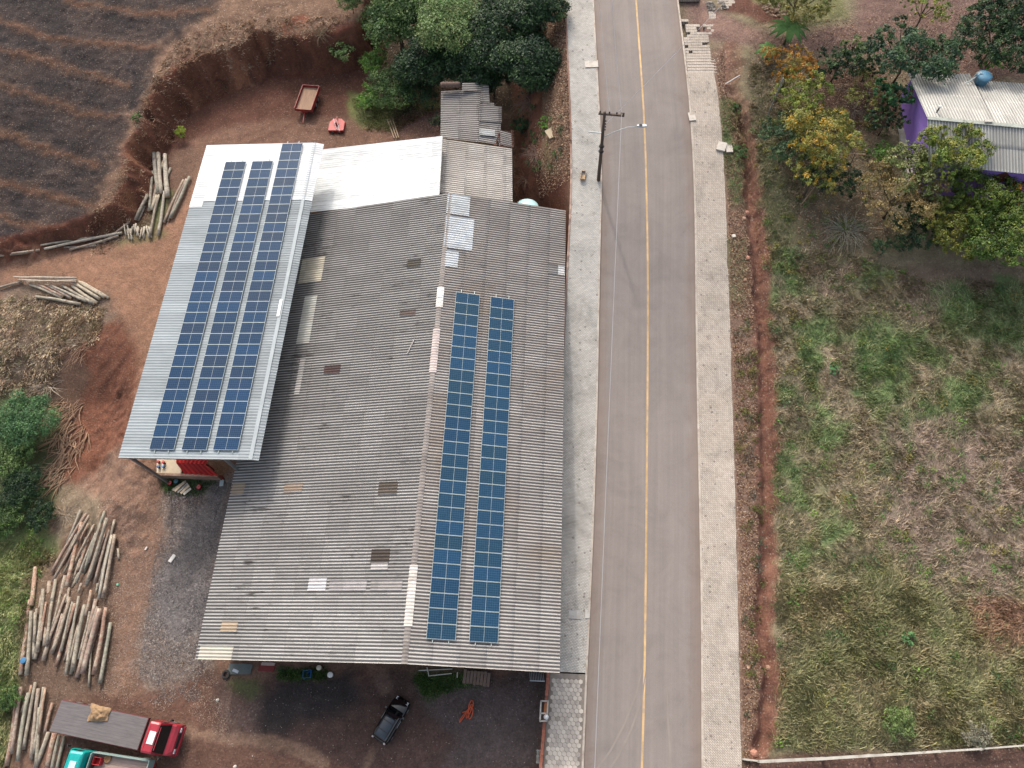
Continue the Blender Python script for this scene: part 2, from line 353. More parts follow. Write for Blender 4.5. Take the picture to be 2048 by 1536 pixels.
def roofmat(name, top, val, stain, north=0.0, sheet=(1.83, 1.1), wear=.5, tint=None, valk=.75):
    """corrugated sheet: rc = (metres down the slope, metres along the ridge, valley 0..1)"""
    m, t, b = newmat(name); rc = nn(t, 'Attribute', {'attribute_name': 'rc'}).outputs['Vector']
    s = nn(t, 'SeparateXYZ', Vector=rc); u, v, va = s.outputs
    cu = mth(t, 'FLOOR', mth(t, 'DIVIDE', u, sheet[0])); cv = mth(t, 'FLOOR', mth(t, 'DIVIDE', v, sheet[1]))
    wn = nn(t, 'TexWhiteNoise', {'noise_dimensions': '2D'}, Vector=nn(t, 'CombineXYZ', X=cu, Y=cv).outputs[0]).outputs['Value']
    lowf = noise(t, nn(t, 'Mapping', Vector=rc, Scale=(.10, .10, 0)).outputs[0], 1.0, 4, .6)
    strk = noise(t, nn(t, 'Mapping', Vector=rc, Scale=(.55, 4.2, 0)).outputs[0], 1.0, 5, .7)
    fine = noise(t, nn(t, 'Mapping', Vector=rc, Scale=(5, 9, 0)).outputs[0], 1.0, 4, .8)
    nf = mth(t, 'MULTIPLY', v, north)
    top_c = mixc(t, 1.0, l3(top, KA), ramp(t, wn, [(0, .80), (.5, .97), (1, 1.14)]), 'MULTIPLY')
    if tint: top_c = mixc(t, ramp(t, lowf, [(.5, 0), (.64, .6)]), top_c, l3(tint, KA))
    age = mth(t, 'ADD', mth(t, 'ADD', mth(t, 'MULTIPLY', strk, 1.15), mth(t, 'MULTIPLY', lowf, 1.1)), mth(t, 'ADD', nf, mth(t, 'MULTIPLY', fine, .35)))
    dm = ramp(t, age, [(.0, 0), (1.0, 0), (1.35, 1)]) if False else nn(t, 'MapRange', Value=age, From_Min=1.2 - wear * .25, From_Max=1.62, To_Min=0.0, To_Max=.92).outputs[0]
    vm = mth(t, 'MULTIPLY', va, mth(t, 'ADD', valk, mth(t, 'MULTIPLY', fine, .25)), clamp=True)  # valley tone: grime, plus rib shading painted into the colour
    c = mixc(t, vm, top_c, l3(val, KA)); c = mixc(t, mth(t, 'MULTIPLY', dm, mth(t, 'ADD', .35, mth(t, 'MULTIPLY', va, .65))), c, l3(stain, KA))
    blk = nn(t, 'MapRange', Value=mth(t, 'ADD', noise(t, nn(t, 'Mapping', Vector=rc, Scale=(.42, 2.7, 0)).outputs[0], 1.0, 6, .75), mth(t, 'MULTIPLY', mth(t, 'SUBTRACT', noise(t, nn(t, 'Mapping', Vector=rc, Scale=(.2, .3, 0), Location=(9, 3, 0)).outputs[0], 1.0, 4, .65), .5), .6)), From_Min=.60, From_Max=.70).outputs[0]
    c = mixc(t, mth(t, 'MULTIPLY', blk, .8 * wear), c, l3((52, 48, 44), KA))
    fu = mth(t, 'FRACT', mth(t, 'DIVIDE', u, sheet[0])); seam = mth(t, 'LESS_THAN', fu, .025)
    c = mixc(t, mth(t, 'MULTIPLY', seam, .12), c, l3((88, 80, 76), KA))
    t.links.new(c, b.inputs['Base Color']); b.inputs['Roughness'].default_value = .85; b.inputs['Specular IOR Level'].default_value = .2
    return m

# foliage: per-leaf colour attribute
m_leaf, t, b = newmat('leaves')
lc = nn(t, 'Attribute', {'attribute_name': 'col'}).outputs['Color']
t.links.new(lc, b.inputs['Base Color']); b.inputs['Roughness'].default_value = .6; b.inputs['Specular IOR Level'].default_value = .3
tr = nn(t, 'BsdfTranslucent', Color=lc); mx = nn(t, 'MixShader', i0=.28); t.links.new(b.outputs[0], mx.inputs[1]); t.links.new(tr.outputs[0], mx.inputs[2])
t.links.new(mx.outputs[0], t.nodes['Material Output'].inputs[0])
m_bark = mat((98, 84, 70), .9, .35, 6, bump=.5)

exec_parts = []
# ------------------------------------------------------------------ GROUND
def axis(a, b, st, far):
    c = list(np.arange(a, b + st, st)); s = st; lo = a; hi = c[-1]; L = []; H = []
    while hi < far: s *= 1.35; hi += s; H.append(hi)
    s = st
    while lo > -far: s *= 1.35; lo -= s; L.append(lo)
    return np.array(L[::-1] + c + H)
gx = axis(-66, 66, .23, 3000); gy = axis(-24, 68, .23, 3000)
X, Y = np.meshgrid(gx, gy); Z = zg(X, Y)
def W(l, z=None): return [(AG(*p) if z is None else AT(p[0], p[1], z)) for p in l]
C3 = np.zeros(X.shape + (3,)); FX = np.zeros(X.shape + (3,))
def setc(w_, c, fxv=None, k=KA, sl=(slice(None), slice(None))):
    c = np.array(l3(c, k)); C3[sl] = C3[sl] * (1 - w_[..., None]) + c * w_[..., None]
    if fxv is not None:
        f_ = FX[sl]; f_[..., :2] = f_[..., :2] * (1 - w_[..., None]) + np.array(fxv) * w_[..., None]
def win(P, mg=4.0):
    P = np.array([p[:2] for p in P]); a = P.min(0) - mg; b = P.max(0) + mg
    return (slice(*np.searchsorted(gy, (a[1], b[1]))), slice(*np.searchsorted(gx, (a[0], b[0]))))
N1 = fbm(X * .35, Y * .35, 60); N2 = fbm(X * 1.1, Y * 1.1, 70); N3 = fbm(X * .12, Y * .12, 80)
NEAR = (np.abs(X) < 90) & (np.abs(Y) < 90)
def reg(px, c, fe=.8, rg=1.0, op=1.0, fxv=None, wl=None, patch=None):
    P = wl if wl is not None else W(px); sl = win(P); x, y = X[sl], Y[sl]
    d = sdf(P, x, y) + rg * (N1[sl] * 1.2 + N2[sl] * .5); w_ = sm(fe, -fe, d) * op * NEAR[sl]
    if patch is not None: w_ = w_ * sm(patch - .12, patch + .12, fbm(x * .55, y * .55, int(abs(P[0][0]) * 7)) * .5 + .5 + N2[sl] * .15)
    setc(w_, c, fxv, sl=sl)
def band(px, c, wd, op=1.0, fxv=None, rg=.4, wl=None):
    P = wl if wl is not None else W(px); sl = win(P)
    d = pld(P, X[sl] + rg * N1[sl], Y[sl] + rg * N2[sl]); setc(sm(wd, wd * .45, d) * op * NEAR[sl], c, fxv, sl=sl)
setc(np.ones(X.shape), (128, 96, 80), (.12, .06))
setc((X > 20) * 1.0, (138, 126, 98), (.2, 0))
# --- west: fields, cut bank, yard
pw = sm(.8, -.8, sdf(PLAT, X, Y) + N2 * .5) * (X < 2)
setc(pw, (140, 108, 90), (.55, 0))
BURN = [AT(x, y, 3 + (450 - y) / 110) for x, y in [(-400, -300), (500, -300), (420, -40), (380, 20), (310, 60), (285, 130), (245, 215), (232, 300), (190, 330), (150, 420), (130, 450), (160, 490), (90, 500), (-20, 515), (-500, 520)]]
reg(None, (78, 65, 63), 1.0, 1.6, 1, (.2, 0), wl=BURN)
reg(None, (54, 49, 52), 1.0, 2.0, .85, (.12, 0), wl=BURN, patch=.50)
for l in WIND: band(None, (100, 74, 62), .9, .5, (.3, 0), .7, wl=l); band(None, (118, 80, 60), .35, .55, (.3, 0), .7, wl=l)
fr = np.sin((Y - X * -.12 + .9 * fbm(X * .15, Y * .15, 49)) * 2 * math.pi / .95); bm_ = sm(1, -1, sdf(BURN, X, Y)) * NEAR * (X < 0) * (.35 + .65 * sm(-.2, .3, N1))
C3 *= (1 + .17 * fr * bm_)[..., None]
pit = [(262, 318), (300, 250), (318, 190), (380, 150), (450, 120), (505, 95), (600, 82), (735, 70), (760, 200), (650, 245), (560, 250), (450, 262), (380, 285), (300, 318)]
reg(pit, (104, 68, 56), .8, .8, 1, (.2, 0))
cl = sm(-1.2, -.2, sdf(PLAT, X, Y)) * sm(1.9, .9, sdf(PLAT, X, Y)) * (X < 0) * (Y > 22)
setc(cl * .9, (112, 62, 46), (.08, 0))
for q, c, r_ in [((590, 82), (165, 95, 68), 1.6), ((470, 128), (150, 122, 98), 1.9), ((440, 140), (138, 104, 76), 1.5), ((610, 75), (150, 84, 60), 1.5), ((360, 165), (120, 66, 48), 2)]:
    P = AT(q[0], q[1], 3.6); setc(sm(r_, r_ * .3, np.hypot(X - P[0], (Y - P[1]) * 1.4) + N2) * .9, c)
reg([(380, 285), (470, 250), (560, 232), (640, 235), (700, 250), (760, 230), (880, 260), (880, 330), (400, 330)], (134, 98, 82), .8, 1, .9, (.3, .05))
for l in ([(480, 278), (520, 262), (560, 238), (595, 222)], [(500, 290), (560, 262), (600, 240)], [(600, 262), (640, 258), (700, 275)]): band(l, (112, 78, 62), .35, .6)
reg([(0, 512), (120, 500), (250, 482), (350, 430), (420, 300), (430, 300), (300, 950), (225, 925), (262, 800), (265, 660), (200, 590), (110, 548), (0, 568)], (162, 118, 94), .7, .7, .95, (.22, .05))
reg([(0, 575), (100, 560), (200, 590), (235, 640), (200, 690), (130, 690), (110, 790), (-40, 800)], (134, 112, 98), .8, 1.0, 1, (.5, 0))
reg([(235, 640), (275, 700), (255, 880), (225, 960), (100, 985), (140, 870), (180, 770), (150, 690)], (134, 82, 60), .7, .8, 1, (.2, .1))
for l in ([(240, 650), (200, 700)], [(250, 680), (200, 750)], [(255, 710), (190, 800)], [(250, 760), (200, 830)], [(245, 800), (190, 870)]): band(l, (104, 62, 46), .3, .7)
reg([(225, 900), (300, 940), (350, 990), (330, 1100), (290, 1260), (260, 1400), (200, 1420), (210, 1250), (240, 1100), (200, 1010), (110, 1000)], (148, 110, 90), .8, 1, 1, (.3, .25))
reg([(110, 960), (200, 990), (200, 1060), (150, 1050), (110, 1090)], (150, 132, 112), .7, .8, .9, (.5, 0))
reg([(340, 985), (420, 960), (450, 1200), (400, 1420), (300, 1420), (260, 1330), (300, 1180)], (138, 118, 106), .8, .8, .95, (.1, .9))
reg([(470, 945), (430, 965), (390, 1010), (350, 1070), (320, 1130), (300, 1200), (310, 1270), (380, 1275), (420, 1250), (460, 1000)], (124, 117, 119), 1.0, 1.2, 1, (0, .4))
reg([(-60, 780), (40, 775), (110, 820), (120, 930), (110, 1010), (90, 1070), (-60, 1110)], (88, 96, 62), .8, .8, 1, (.2, 0))
reg([(-80, 1090), (90, 1060), (115, 1100), (75, 1150), (62, 1250), (30, 1400), (18, 1536), (-80, 1560)], (124, 134, 84), .7, .6, 1, (.15, 0))
reg([(60, 1110), (110, 1120), (80, 1180), (70, 1240), (55, 1230)], (140, 122, 96), .6, .6, .7)
reg([(70, 1130), (235, 1050), (230, 1380), (30, 1540), (40, 1390)], (110, 88, 74), .6, .5, .8, (.3, .1))
reg([(300, 430), (318, 385), (345, 385), (325, 440), (300, 460)], (116, 124, 78), .4, .5, .8)
reg([(205, 465), (300, 440), (330, 470), (240, 490)], (140, 132, 88), .5, .5, .7)
reg([(320, 958), (430, 962), (400, 985), (330, 985)], (84, 104, 60), .3, .3, .9)
reg([(330, 985), (400, 985), (410, 1010), (350, 1010)], (92, 66, 56), .4, .4, .8)
# --- south yard
reg([(130, 1400), (420, 1350), (1098, 1345), (1085, 1540), (1080, 1600), (100, 1600)], (112, 80, 68), .6, .8, 1, (.12, .06))
reg([(420, 1352), (1098, 1345), (1088, 1600), (900, 1600), (700, 1540), (520, 1490), (440, 1440)], (94, 72, 67), .8, 1.0, 1, (.06, .04))
reg([(840, 1380), (1098, 1350), (1088, 1560), (850, 1560), (900, 1480), (860, 1430)], (98, 86, 86), .8, 1.3, .8, (.12, .15))
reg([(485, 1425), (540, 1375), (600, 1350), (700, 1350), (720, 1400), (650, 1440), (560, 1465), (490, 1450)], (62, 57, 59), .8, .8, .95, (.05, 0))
reg([(440, 1400), (520, 1410), (500, 1470), (440, 1470)], (120, 92, 84), .8, .8, .6, (.35, .4))
band([(345, 1455), (400, 1468), (440, 1480), (500, 1480), (545, 1487), (600, 1500), (650, 1525)], (152, 120, 102), .55, .75)
band([(740, 1500), (720, 1560)], (140, 112, 98), .4, .5); band([(760, 1350), (770, 1375)], (136, 110, 98), .7, .6)
reg([(830, 1345), (920, 1345), (965, 1362), (900, 1375), (860, 1398), (840, 1370)], (88, 108, 60), .5, .6, .9)
reg([(560, 1338), (640, 1338), (640, 1352), (560, 1352)], (66, 86, 44), .4, .4, .9)
reg([(455, 1360), (520, 1350), (530, 1385), (500, 1400), (470, 1380)], (92, 100, 60), .4, .5, .8)
# --- north side and bank left of pavement
reg([(735, -60), (1130, -60), (1134, 130), (1143, 250), (1145, 360), (1138, 430), (1025, 430), (1020, 200), (900, 150), (740, 190), (720, 80)], (116, 92, 76), .7, .8, 1, (.65, 0))
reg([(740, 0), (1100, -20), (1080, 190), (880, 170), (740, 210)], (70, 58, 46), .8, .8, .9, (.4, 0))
reg([(700, 190), (790, 195), (880, 210), (790, 260), (730, 250), (700, 220)], (126, 134, 76), .6, .7, .9, (.1, 0))
reg([(790, 215), (875, 220), (880, 270), (790, 272)], (104, 72, 62), .5, .5, 1, (.4, .2))
reg([(793, 207), (835, 205), (838, 225), (795, 232)], (48, 42, 44), .3, .3, 1, (.1, .2))
reg([(1030, 190), (1130, 190), (1145, 360), (1060, 350), (1030, 260)], (138, 108, 88), .6, .8, .9, (.7, 0))
reg([(1072, 230), (1100, 232), (1104, 256), (1074, 258)], (92, 124, 56), .4, .4, 1)
reg([(1065, 290), (1100, 290), (1110, 350), (1070, 335)], (104, 118, 66), .4, .5, .8, patch=.45)
reg([(1030, 350), (1138, 345), (1140, 440), (1030, 440)], (118, 72, 56), .4, .4, .95, (.15, 0))
# --- east: verge, ditch, field
reg(None, (140, 112, 94), .5, .5, 1, (.75, 0), wl=[(ex('PR', y) - .5, y) for y in np.arange(-30, 46, 2)] + [(d[0], d[1]) for d in DITCH[::1]])
VG = [(1440, 190), (1478, 200), (1490, 260), (1498, 360), (1490, 420), (1460, 420), (1448, 320)]
reg(VG, (102, 124, 72), .4, .5, .9, (.1, 0)); reg([(1455, 480), (1500, 470), (1510, 560), (1480, 620), (1462, 600)], (118, 120, 80), .5, .6, .8)
reg([(1480, 130), (1600, 100), (1760, 200), (1800, 480), (1740, 520), (1560, 520), (1500, 400), (1490, 260)], (112, 100, 78), 1, 1.2, .9, (.45, 0))
reg([(1500, 300), (1560, 260), (1600, 480), (1560, 600), (1510, 480)], (118, 116, 80), .8, 1, .8, (.2, 0))
reg([(1560, 520), (2100, 520), (2100, 620), (1900, 600), (1700, 580), (1580, 545)], (136, 114, 96), .8, 1.3, .9, (.3, 0))
reg([(1560, 560), (2200, 620), (2200, 1100), (1540, 1150), (1535, 700)], (168, 150, 122), 1, 2, .95, (.15, 0), patch=.44)
reg([(1560, 520), (2200, 560), (2200, 1100), (1540, 1150), (1535, 600)], (104, 130, 72), 1, 2, .9, (.05, 0), patch=.55)
reg([(1860, 590), (2200, 590), (2200, 720), (1990, 700), (1880, 680)], (104, 130, 72), .8, 1.4, .8)
reg([(1700, 620), (1800, 640), (1790, 760), (1720, 780)], (98, 132, 68), .8, 1.4, .8)
reg([(1560, 1150), (2200, 1100), (2200, 1500), (1550, 1500)], (140, 140, 94), 2.5, 3, .85, (.05, 0)); reg([(1560, 1150), (2200, 1100), (2200, 1500), (1550, 1500)], (160, 144, 108), 1, 2.5, .8, (.05, 0), patch=.58)
reg([(1780, 860), (2200, 850), (2200, 1150), (1900, 1180), (1760, 1040)], (158, 134, 120), 1.5, 2.5, .85, (.15, 0)); reg([(1590, 900), (1760, 880), (1740, 1060), (1620, 1080)], (164, 146, 116), 1, 2.0, .6, (.1, 0)); reg([(1620, 560), (1900, 580), (1880, 660), (1640, 640)], (150, 126, 108), 1, 2, .7, (.2, 0))
reg([(1930, 1200), (2060, 1210), (2060, 1290), (1990, 1300), (1950, 1260)], (150, 108, 88), .5, .8, .9)
reg([(1580, 1510), (2200, 1480), (2200, 1700), (1500, 1700), (1490, 1520)], (112, 84, 72), .3, .3, 1, (.3, 0))
reg([(1360, -40), (1450, 30), (1560, 75), (1640, 55), (1700, 45), (1720, -40), (2200, -60), (2200, 240), (2050, 160), (1800, 150), (1740, 112), (1620, 112), (1500, 92), (1430, 85), (1380, 80)], (126, 98, 88), .8, .7, 1, (.25, .05))
reg([(1400, 25), (1560, 78), (1560, 95), (1400, 62)], (150, 116, 100), .6, .6, .8, (.2, .2))
reg([(1455, -20), (1540, -40), (1700, -30), (1700, 35), (1640, 52), (1550, 48)], (112, 112, 70), .6, .7, .95, (.3, 0))
reg([(1440, -20), (1480, -20), (1560, 30), (1600, 60), (1520, 45), (1450, 20)], (104, 62, 52), .4, .5, .9)
reg([(1640, 110), (1790, 140), (1800, 260), (1700, 260), (1620, 200)], (104, 76, 64), .8, .8, .85, (.4, 0))
dd = pld(DITCH, X + .25 * fbm(X * .8, Y * .8, 11), Y)
DF = .45 + .55 * sm(40, 28, Y); DN = dd + .55 * N2 + .45 * N1; setc(sm(1.2, .5, DN) * DF, (140, 92, 72), (.45, .1)); setc(sm(.8, .3, DN) * sm(.0, .5, fbm(X * .8 + Y * .3, Y * 1.9, 91)) * .6 * DF, (166, 118, 92)); setc(sm(.9, .4, DN) * sm(.0, .45, fbm(X * 1.2 + Y * .4, Y * 2.1, 95)) * .7, (104, 68, 56))
gyv, gxv = np.gradient(Z, gy, gx); slp = np.hypot(gxv, gyv) * NEAR * (X < 8) * (Y > 16)
setc(sm(.7, 1.3, slp), (120, 74, 56), (.05, .05)); setc(sm(.9, 1.4, slp) * sm(.0, .5, N1), (150, 98, 70)); setc(sm(.9, 1.4, slp) * sm(.1, .6, -N2 - N1 * .3) * .8, (92, 56, 46))
C3 *= (1 + .22 * N3 + .18 * N1 + .12 * N2)[..., None]
C3[:, :, 2] *= np.where(X < 11, .92, 1.0); lum_ = C3 @ np.array([.3, .6, .1]); C3 = C3 * .88 + lum_[..., None] * .12; C3 = np.clip(C3, .01, .9)
nxx, nyy = len(gx), len(gy); idx = np.arange(nxx * nyy).reshape(nyy, nxx)
F = np.stack([idx[:-1, :-1], idx[:-1, 1:], idx[1:, 1:], idx[1:, :-1]], -1).reshape(-1, 4)
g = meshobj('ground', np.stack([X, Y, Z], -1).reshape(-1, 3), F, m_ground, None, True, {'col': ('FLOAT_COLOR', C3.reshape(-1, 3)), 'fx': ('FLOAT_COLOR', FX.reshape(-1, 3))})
tag(g, kind='structure')

# ------------------------------------------------------------------ ROAD, KERBS, PAVEMENTS
def strip(name, ka, kb, off, m, ja=0, jb=0, y0=-70, y1=150, skirt=(0, 0), n=8, da=0, db=0, uv=True):
    ys = np.arange(y0, y1 + .01, .5); V = []; RC = []
    for y in ys:
        a = ex(ka, y) + da + (ja * fbm(y * 1.1, .3, 5) if ja else 0); b_ = ex(kb, y) + db + (jb * (fbm(y * .9, .7, 9) + .4 * fbm(y * 4, .7, 19)) if jb else 0)
        row = [(a + (b_ - a) * i / n, y, zr(y) + off) for i in range(n + 1)]
        if skirt[0]: row.insert(0, (a - .001, y, zr(y) + off - skirt[0]))
        if skirt[1]: row.append((b_ + .001, y, zr(y) + off - skirt[1]))
        V += row; RC += [(p[0] - a, y, 0) for p in row]
    k = len(V) // len(ys); F = [(i * k + j, i * k + j + 1, (i + 1) * k + j + 1, (i + 1) * k + j) for i in range(len(ys) - 1) for j in range(k - 1)]
    return tag(meshobj(name, V, F, m, None, False, {'rc': ('FLOAT_VECTOR', np.array(RC, float))}), kind='structure')
strip('road', 'RL', 'RR', 0, m_road, skirt=(.3, .3), da=-.05, db=.05)
m_kerb = mat((196, 184, 170), .85, .18, 2.5, dirt=(140, 112, 96))
m_yel = mat((208, 172, 122), .8, .3, 1.4, dirt=(150, 136, 122))
strip('centre_line', 'YL', 'YL', .006, m_yel, da=-.08, db=.085, n=1)
strip('left_kerb', 'RL', 'RL', .12, m_kerb, da=-.17, db=-.02, n=1, skirt=(.3, .3))
strip('right_kerb', 'RR', 'RR', .12, m_kerb, da=.02, db=.17, n=1, skirt=(.3, .3))
strip('left_pavement', 'PL', 'RL', .115, m_pavL, da=0, db=-.17, skirt=(.6, .1), y0=-11.4)
strip('left_pavement_joint', 'PL', 'RL', .095, mat((138, 128, 118), .9, .2, 5), db=-.17, skirt=(.6, .1), y0=-70, y1=-11.4)
strip('right_pavement', 'RR', 'PR', .115, m_pavR, da=.17, jb=.07, skirt=(.1, .6), y1=41.5)
mb = MB()
for y in np.arange(41.5, 54, .34):
    xa, xb = float(ex('RR', y)) + .2, float(ex('PR', min(y, 45))) + .6 * max(0, y - 46)
    for x in np.arange(xa, xb, .34):
        if fbm(x * .45, y * .45, 7) + .6 * fbm(x * 1.6, y * 1.6, 8) > (y - 44.5) * .11 - .25 and y < 47.5 or fbm(x * .7, y * .7, 17) > .22 + .0 * y: mb.box((x, y, zr(y) - .2), (x + .34, y + .34, zr(y) + .112))
tag(mb.obj('broken_paving', m_pavR), kind='structure')
m_mark = mat((151, 141, 133), .9, .1, 2)
for l in ([(1286, 1330), (1272, 1390), (1248, 1450), (1222, 1500), (1190, 1545)], [(1292, 1340), (1283, 1400), (1262, 1460), (1238, 1510), (1212, 1550)], [(1334, 1370), (1336, 1440), (1340, 1500), (1338, 1550)]):
    q_ = [AR(*p) for p in l]; q_ = [q_[0] + (q_[1] - q_[0]) * 0] + q_; V = []
    q_ = q_[1:]
    for i, p in enumerate(q_):
        d_ = q_[min(i + 1, len(q_) - 1)] - q_[max(i - 1, 0)]; n_ = np.array([-d_[1], d_[0], 0]) / np.hypot(d_[0], d_[1]) * (.02 + .05 * min(1, i)); V += [np.array([p[0] + s_ * n_[0], p[1] + s_ * n_[1], float(zr(p[1])) + .012]) for s_ in (-1, 1)]
    tag(meshobj('tyre_mark', V, [(2 * i, 2 * i + 1, 2 * i + 3, 2 * i + 2) for i in range(len(q_) - 1)], m_mark), kind='structure')
# hexagonal slabs on the near part of the left pavement
mb = MB(); hr = .185; rowh = 1.5 * hr + .006; cw = math.sqrt(3) * hr + .010; r_ = 0; y = -29.6
mats = [mat((198, 188, 176), .9, .12, 2.2, dirt=(164, 150, 136)), mat((180, 171, 161), .9, .2, 2.2, dirt=(150, 136, 122)), mat((204, 194, 181), .9, .12, 2.2)]
while y < -11.75:
    xa, xb = ex('PL', y) + .12, ex('RL', y) - .22; x = xa + hr + (cw / 2 if r_ % 2 else 0)
    while x < xb - hr * .8:
        mb.m = random.choice((0, 0, 1, 2)); p = []
        for k in range(6): a = R(30 + 60 * k); p.append((x + (hr - .008) * math.cos(a), y + (hr - .008) * math.sin(a), zr(y) + .112 + random.uniform(-.004, .004)))
        mb.add(p, [tuple(range(6))]); x += cw
    y += rowh; r_ += 1
tag(mb.obj('hexagonal_paving', mats), kind='structure')

# ------------------------------------------------------------------ LABEL WORDS
ORD = ['first', 'second', 'third', 'fourth', 'fifth', 'sixth', 'seventh', 'eighth', 'ninth', 'tenth', 'eleventh', 'twelfth', 'thirteenth', 'fourteenth', 'fifteenth', 'sixteenth', 'seventeenth', 'eighteenth', 'nineteenth', 'twentieth', 'twenty-first', 'twenty-second', 'twenty-third', 'twenty-fourth', 'twenty-fifth', 'twenty-sixth', 'twenty-seventh', 'twenty-eighth', 'twenty-ninth', 'thirtieth', 'thirty-first', 'thirty-second', 'thirty-third', 'thirty-fourth', 'thirty-fifth', 'thirty-sixth']
# ------------------------------------------------------------------ ROOFS
def croof(name, A, B, C, D, m, parent, per=.24, amp=.035, us=.46, sheet=1.83, off=0, lift=0, step=.004, u0=0, phase=None):
    """A,B = slope line (top, eave) at v0 ; D,C = the same at v1. corrugations run A->B"""
    A, B, C, D = [np.array(p, float) for p in (A, B, C, D)]; lu = np.linalg.norm(B - A); lv = np.linalg.norm(D - A)
    nv = max(2, int(lv / per * 6)); us_ = [0]; U = 0; br = set()
    k = math.ceil(u0 / sheet) * sheet - u0
    pts = sorted(set([round(x, 4) for x in list(np.arange(0, lu, us)) + [lu]]))
    uu = []
    for x in pts: uu.append((x, 0))
    x = k if k > .05 else k + sheet
    while x < lu - .05: uu += [(x - .002, 1), (x + .002, 0)]; x += sheet
    uu = sorted(uu); us_ = np.array([a for a, _ in uu]); f = (us_ + u0) / sheet; saw = (f - np.floor(f + 1e-4)) * step
    vs = np.linspace(0, 1, nv + 1); v0 = phase if phase is not None else 0
    uN = (us_ / lu)[:, None]; vN = vs[None, :]
    P = (A * (1 - vs[:, None]) + D * vs[:, None])[None] * (1 - uN[..., None]) + (B * (1 - vs[:, None]) + C * vs[:, None])[None] * uN[..., None]
    nrm = np.cross(B - A, D - A); nrm /= np.linalg.norm(nrm); nrm *= np.sign(nrm[2])
    ph = (v0 + vN * lv) / per * 2 * math.pi; h = amp * np.cos(ph) + saw[:, None] + lift
    P = P + nrm * h[..., None]
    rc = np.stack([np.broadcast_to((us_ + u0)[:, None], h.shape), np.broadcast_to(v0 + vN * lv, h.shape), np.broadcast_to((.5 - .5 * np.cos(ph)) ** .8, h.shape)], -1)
    n1_, n2_ = h.shape; idx = np.arange(n1_ * n2_).reshape(n1_, n2_)
    F = np.stack([idx[:-1, :-1], idx[1:, :-1], idx[1:, 1:], idx[:-1, 1:]], -1).reshape(-1, 4)
    if np.dot(np.cross(B - A, D - A), nrm) < 0: F = F[:, ::-1].copy()
    off3 = np.array(off if off is not None and np.size(off) == 3 else (0, 0, 0), float)
    return meshobj(name, P.reshape(-1, 3) - off3, F, m, parent, True, {'rc': ('FLOAT_VECTOR', rc.reshape(-1, 3))})

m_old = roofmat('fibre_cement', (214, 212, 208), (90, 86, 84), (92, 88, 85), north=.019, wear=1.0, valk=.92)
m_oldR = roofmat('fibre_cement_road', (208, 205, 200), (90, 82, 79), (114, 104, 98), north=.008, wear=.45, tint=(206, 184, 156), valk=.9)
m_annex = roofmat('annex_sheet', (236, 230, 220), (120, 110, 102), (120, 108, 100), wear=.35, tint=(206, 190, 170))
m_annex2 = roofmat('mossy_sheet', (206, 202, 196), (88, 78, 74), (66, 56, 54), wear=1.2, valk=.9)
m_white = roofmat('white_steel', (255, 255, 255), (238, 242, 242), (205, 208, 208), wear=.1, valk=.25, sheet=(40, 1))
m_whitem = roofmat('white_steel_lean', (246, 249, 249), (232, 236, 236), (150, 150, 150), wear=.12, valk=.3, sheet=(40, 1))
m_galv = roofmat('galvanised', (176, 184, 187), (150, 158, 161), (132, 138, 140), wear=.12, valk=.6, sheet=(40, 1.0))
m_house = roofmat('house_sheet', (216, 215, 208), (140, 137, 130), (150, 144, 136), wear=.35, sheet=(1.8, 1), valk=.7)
m_wallp = mat((196, 182, 166), .9, .2, 1.2, dirt=(120, 96, 84)); m_brick = mat((168, 104, 82), .9, .3, 4, dirt=(120, 80, 64))
m_conc = mat((196, 190, 178), .9, .18, 2.5, dirt=(130, 116, 100)); m_steel = mat((150, 152, 152), .5, .15, 3, metal=.6)
m_galvst = mat((190, 198, 198), .5, .15, 4); m_dark = mat((44, 42, 42), .8, .3, 3); m_redp = mat((176, 40, 38), .5, .18, 2.5, dirt=(110, 52, 44))
m_wood = mat((150, 124, 98), .85, .3, 2.5, streak=(8, .6, 3)); m_pole = mat((92, 78, 68), .9, .25, 3, streak=(6, 6, .6))

RID = 8.0; SA = math.tan(.2238); CA, SNA = math.cos(.2238), math.sin(.2238); YT, YB = 27.73, -11.78
def RP(s, y, up=0.0): return np.array([s * CA, y, RID - s * SNA + up])
def LP(s, y, up=0.0): return np.array([-s * CA, y, RID - s * SNA + up])
def onp(x, y, z0=RID, sl=SA):
    P = AT(x, y, z0)
    for _ in range(60): P = .5 * P + .5 * AT(x, y, z0 - sl * abs(P[0]))
    return P
wh = empty('warehouse', (-2, 8, 0), 0, 'large warehouse under a stained grey corrugated roof with two long slopes', 'warehouse'); WO = (-2, 8, 0)
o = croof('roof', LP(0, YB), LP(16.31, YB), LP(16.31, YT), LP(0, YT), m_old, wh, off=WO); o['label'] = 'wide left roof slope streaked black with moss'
o = croof('roof', RP(0, YB), RP(10.63, YB), RP(10.63, YT), RP(0, YT), m_oldR, wh, off=WO); o['label'] = 'right roof slope towards the road carrying two solar rows'
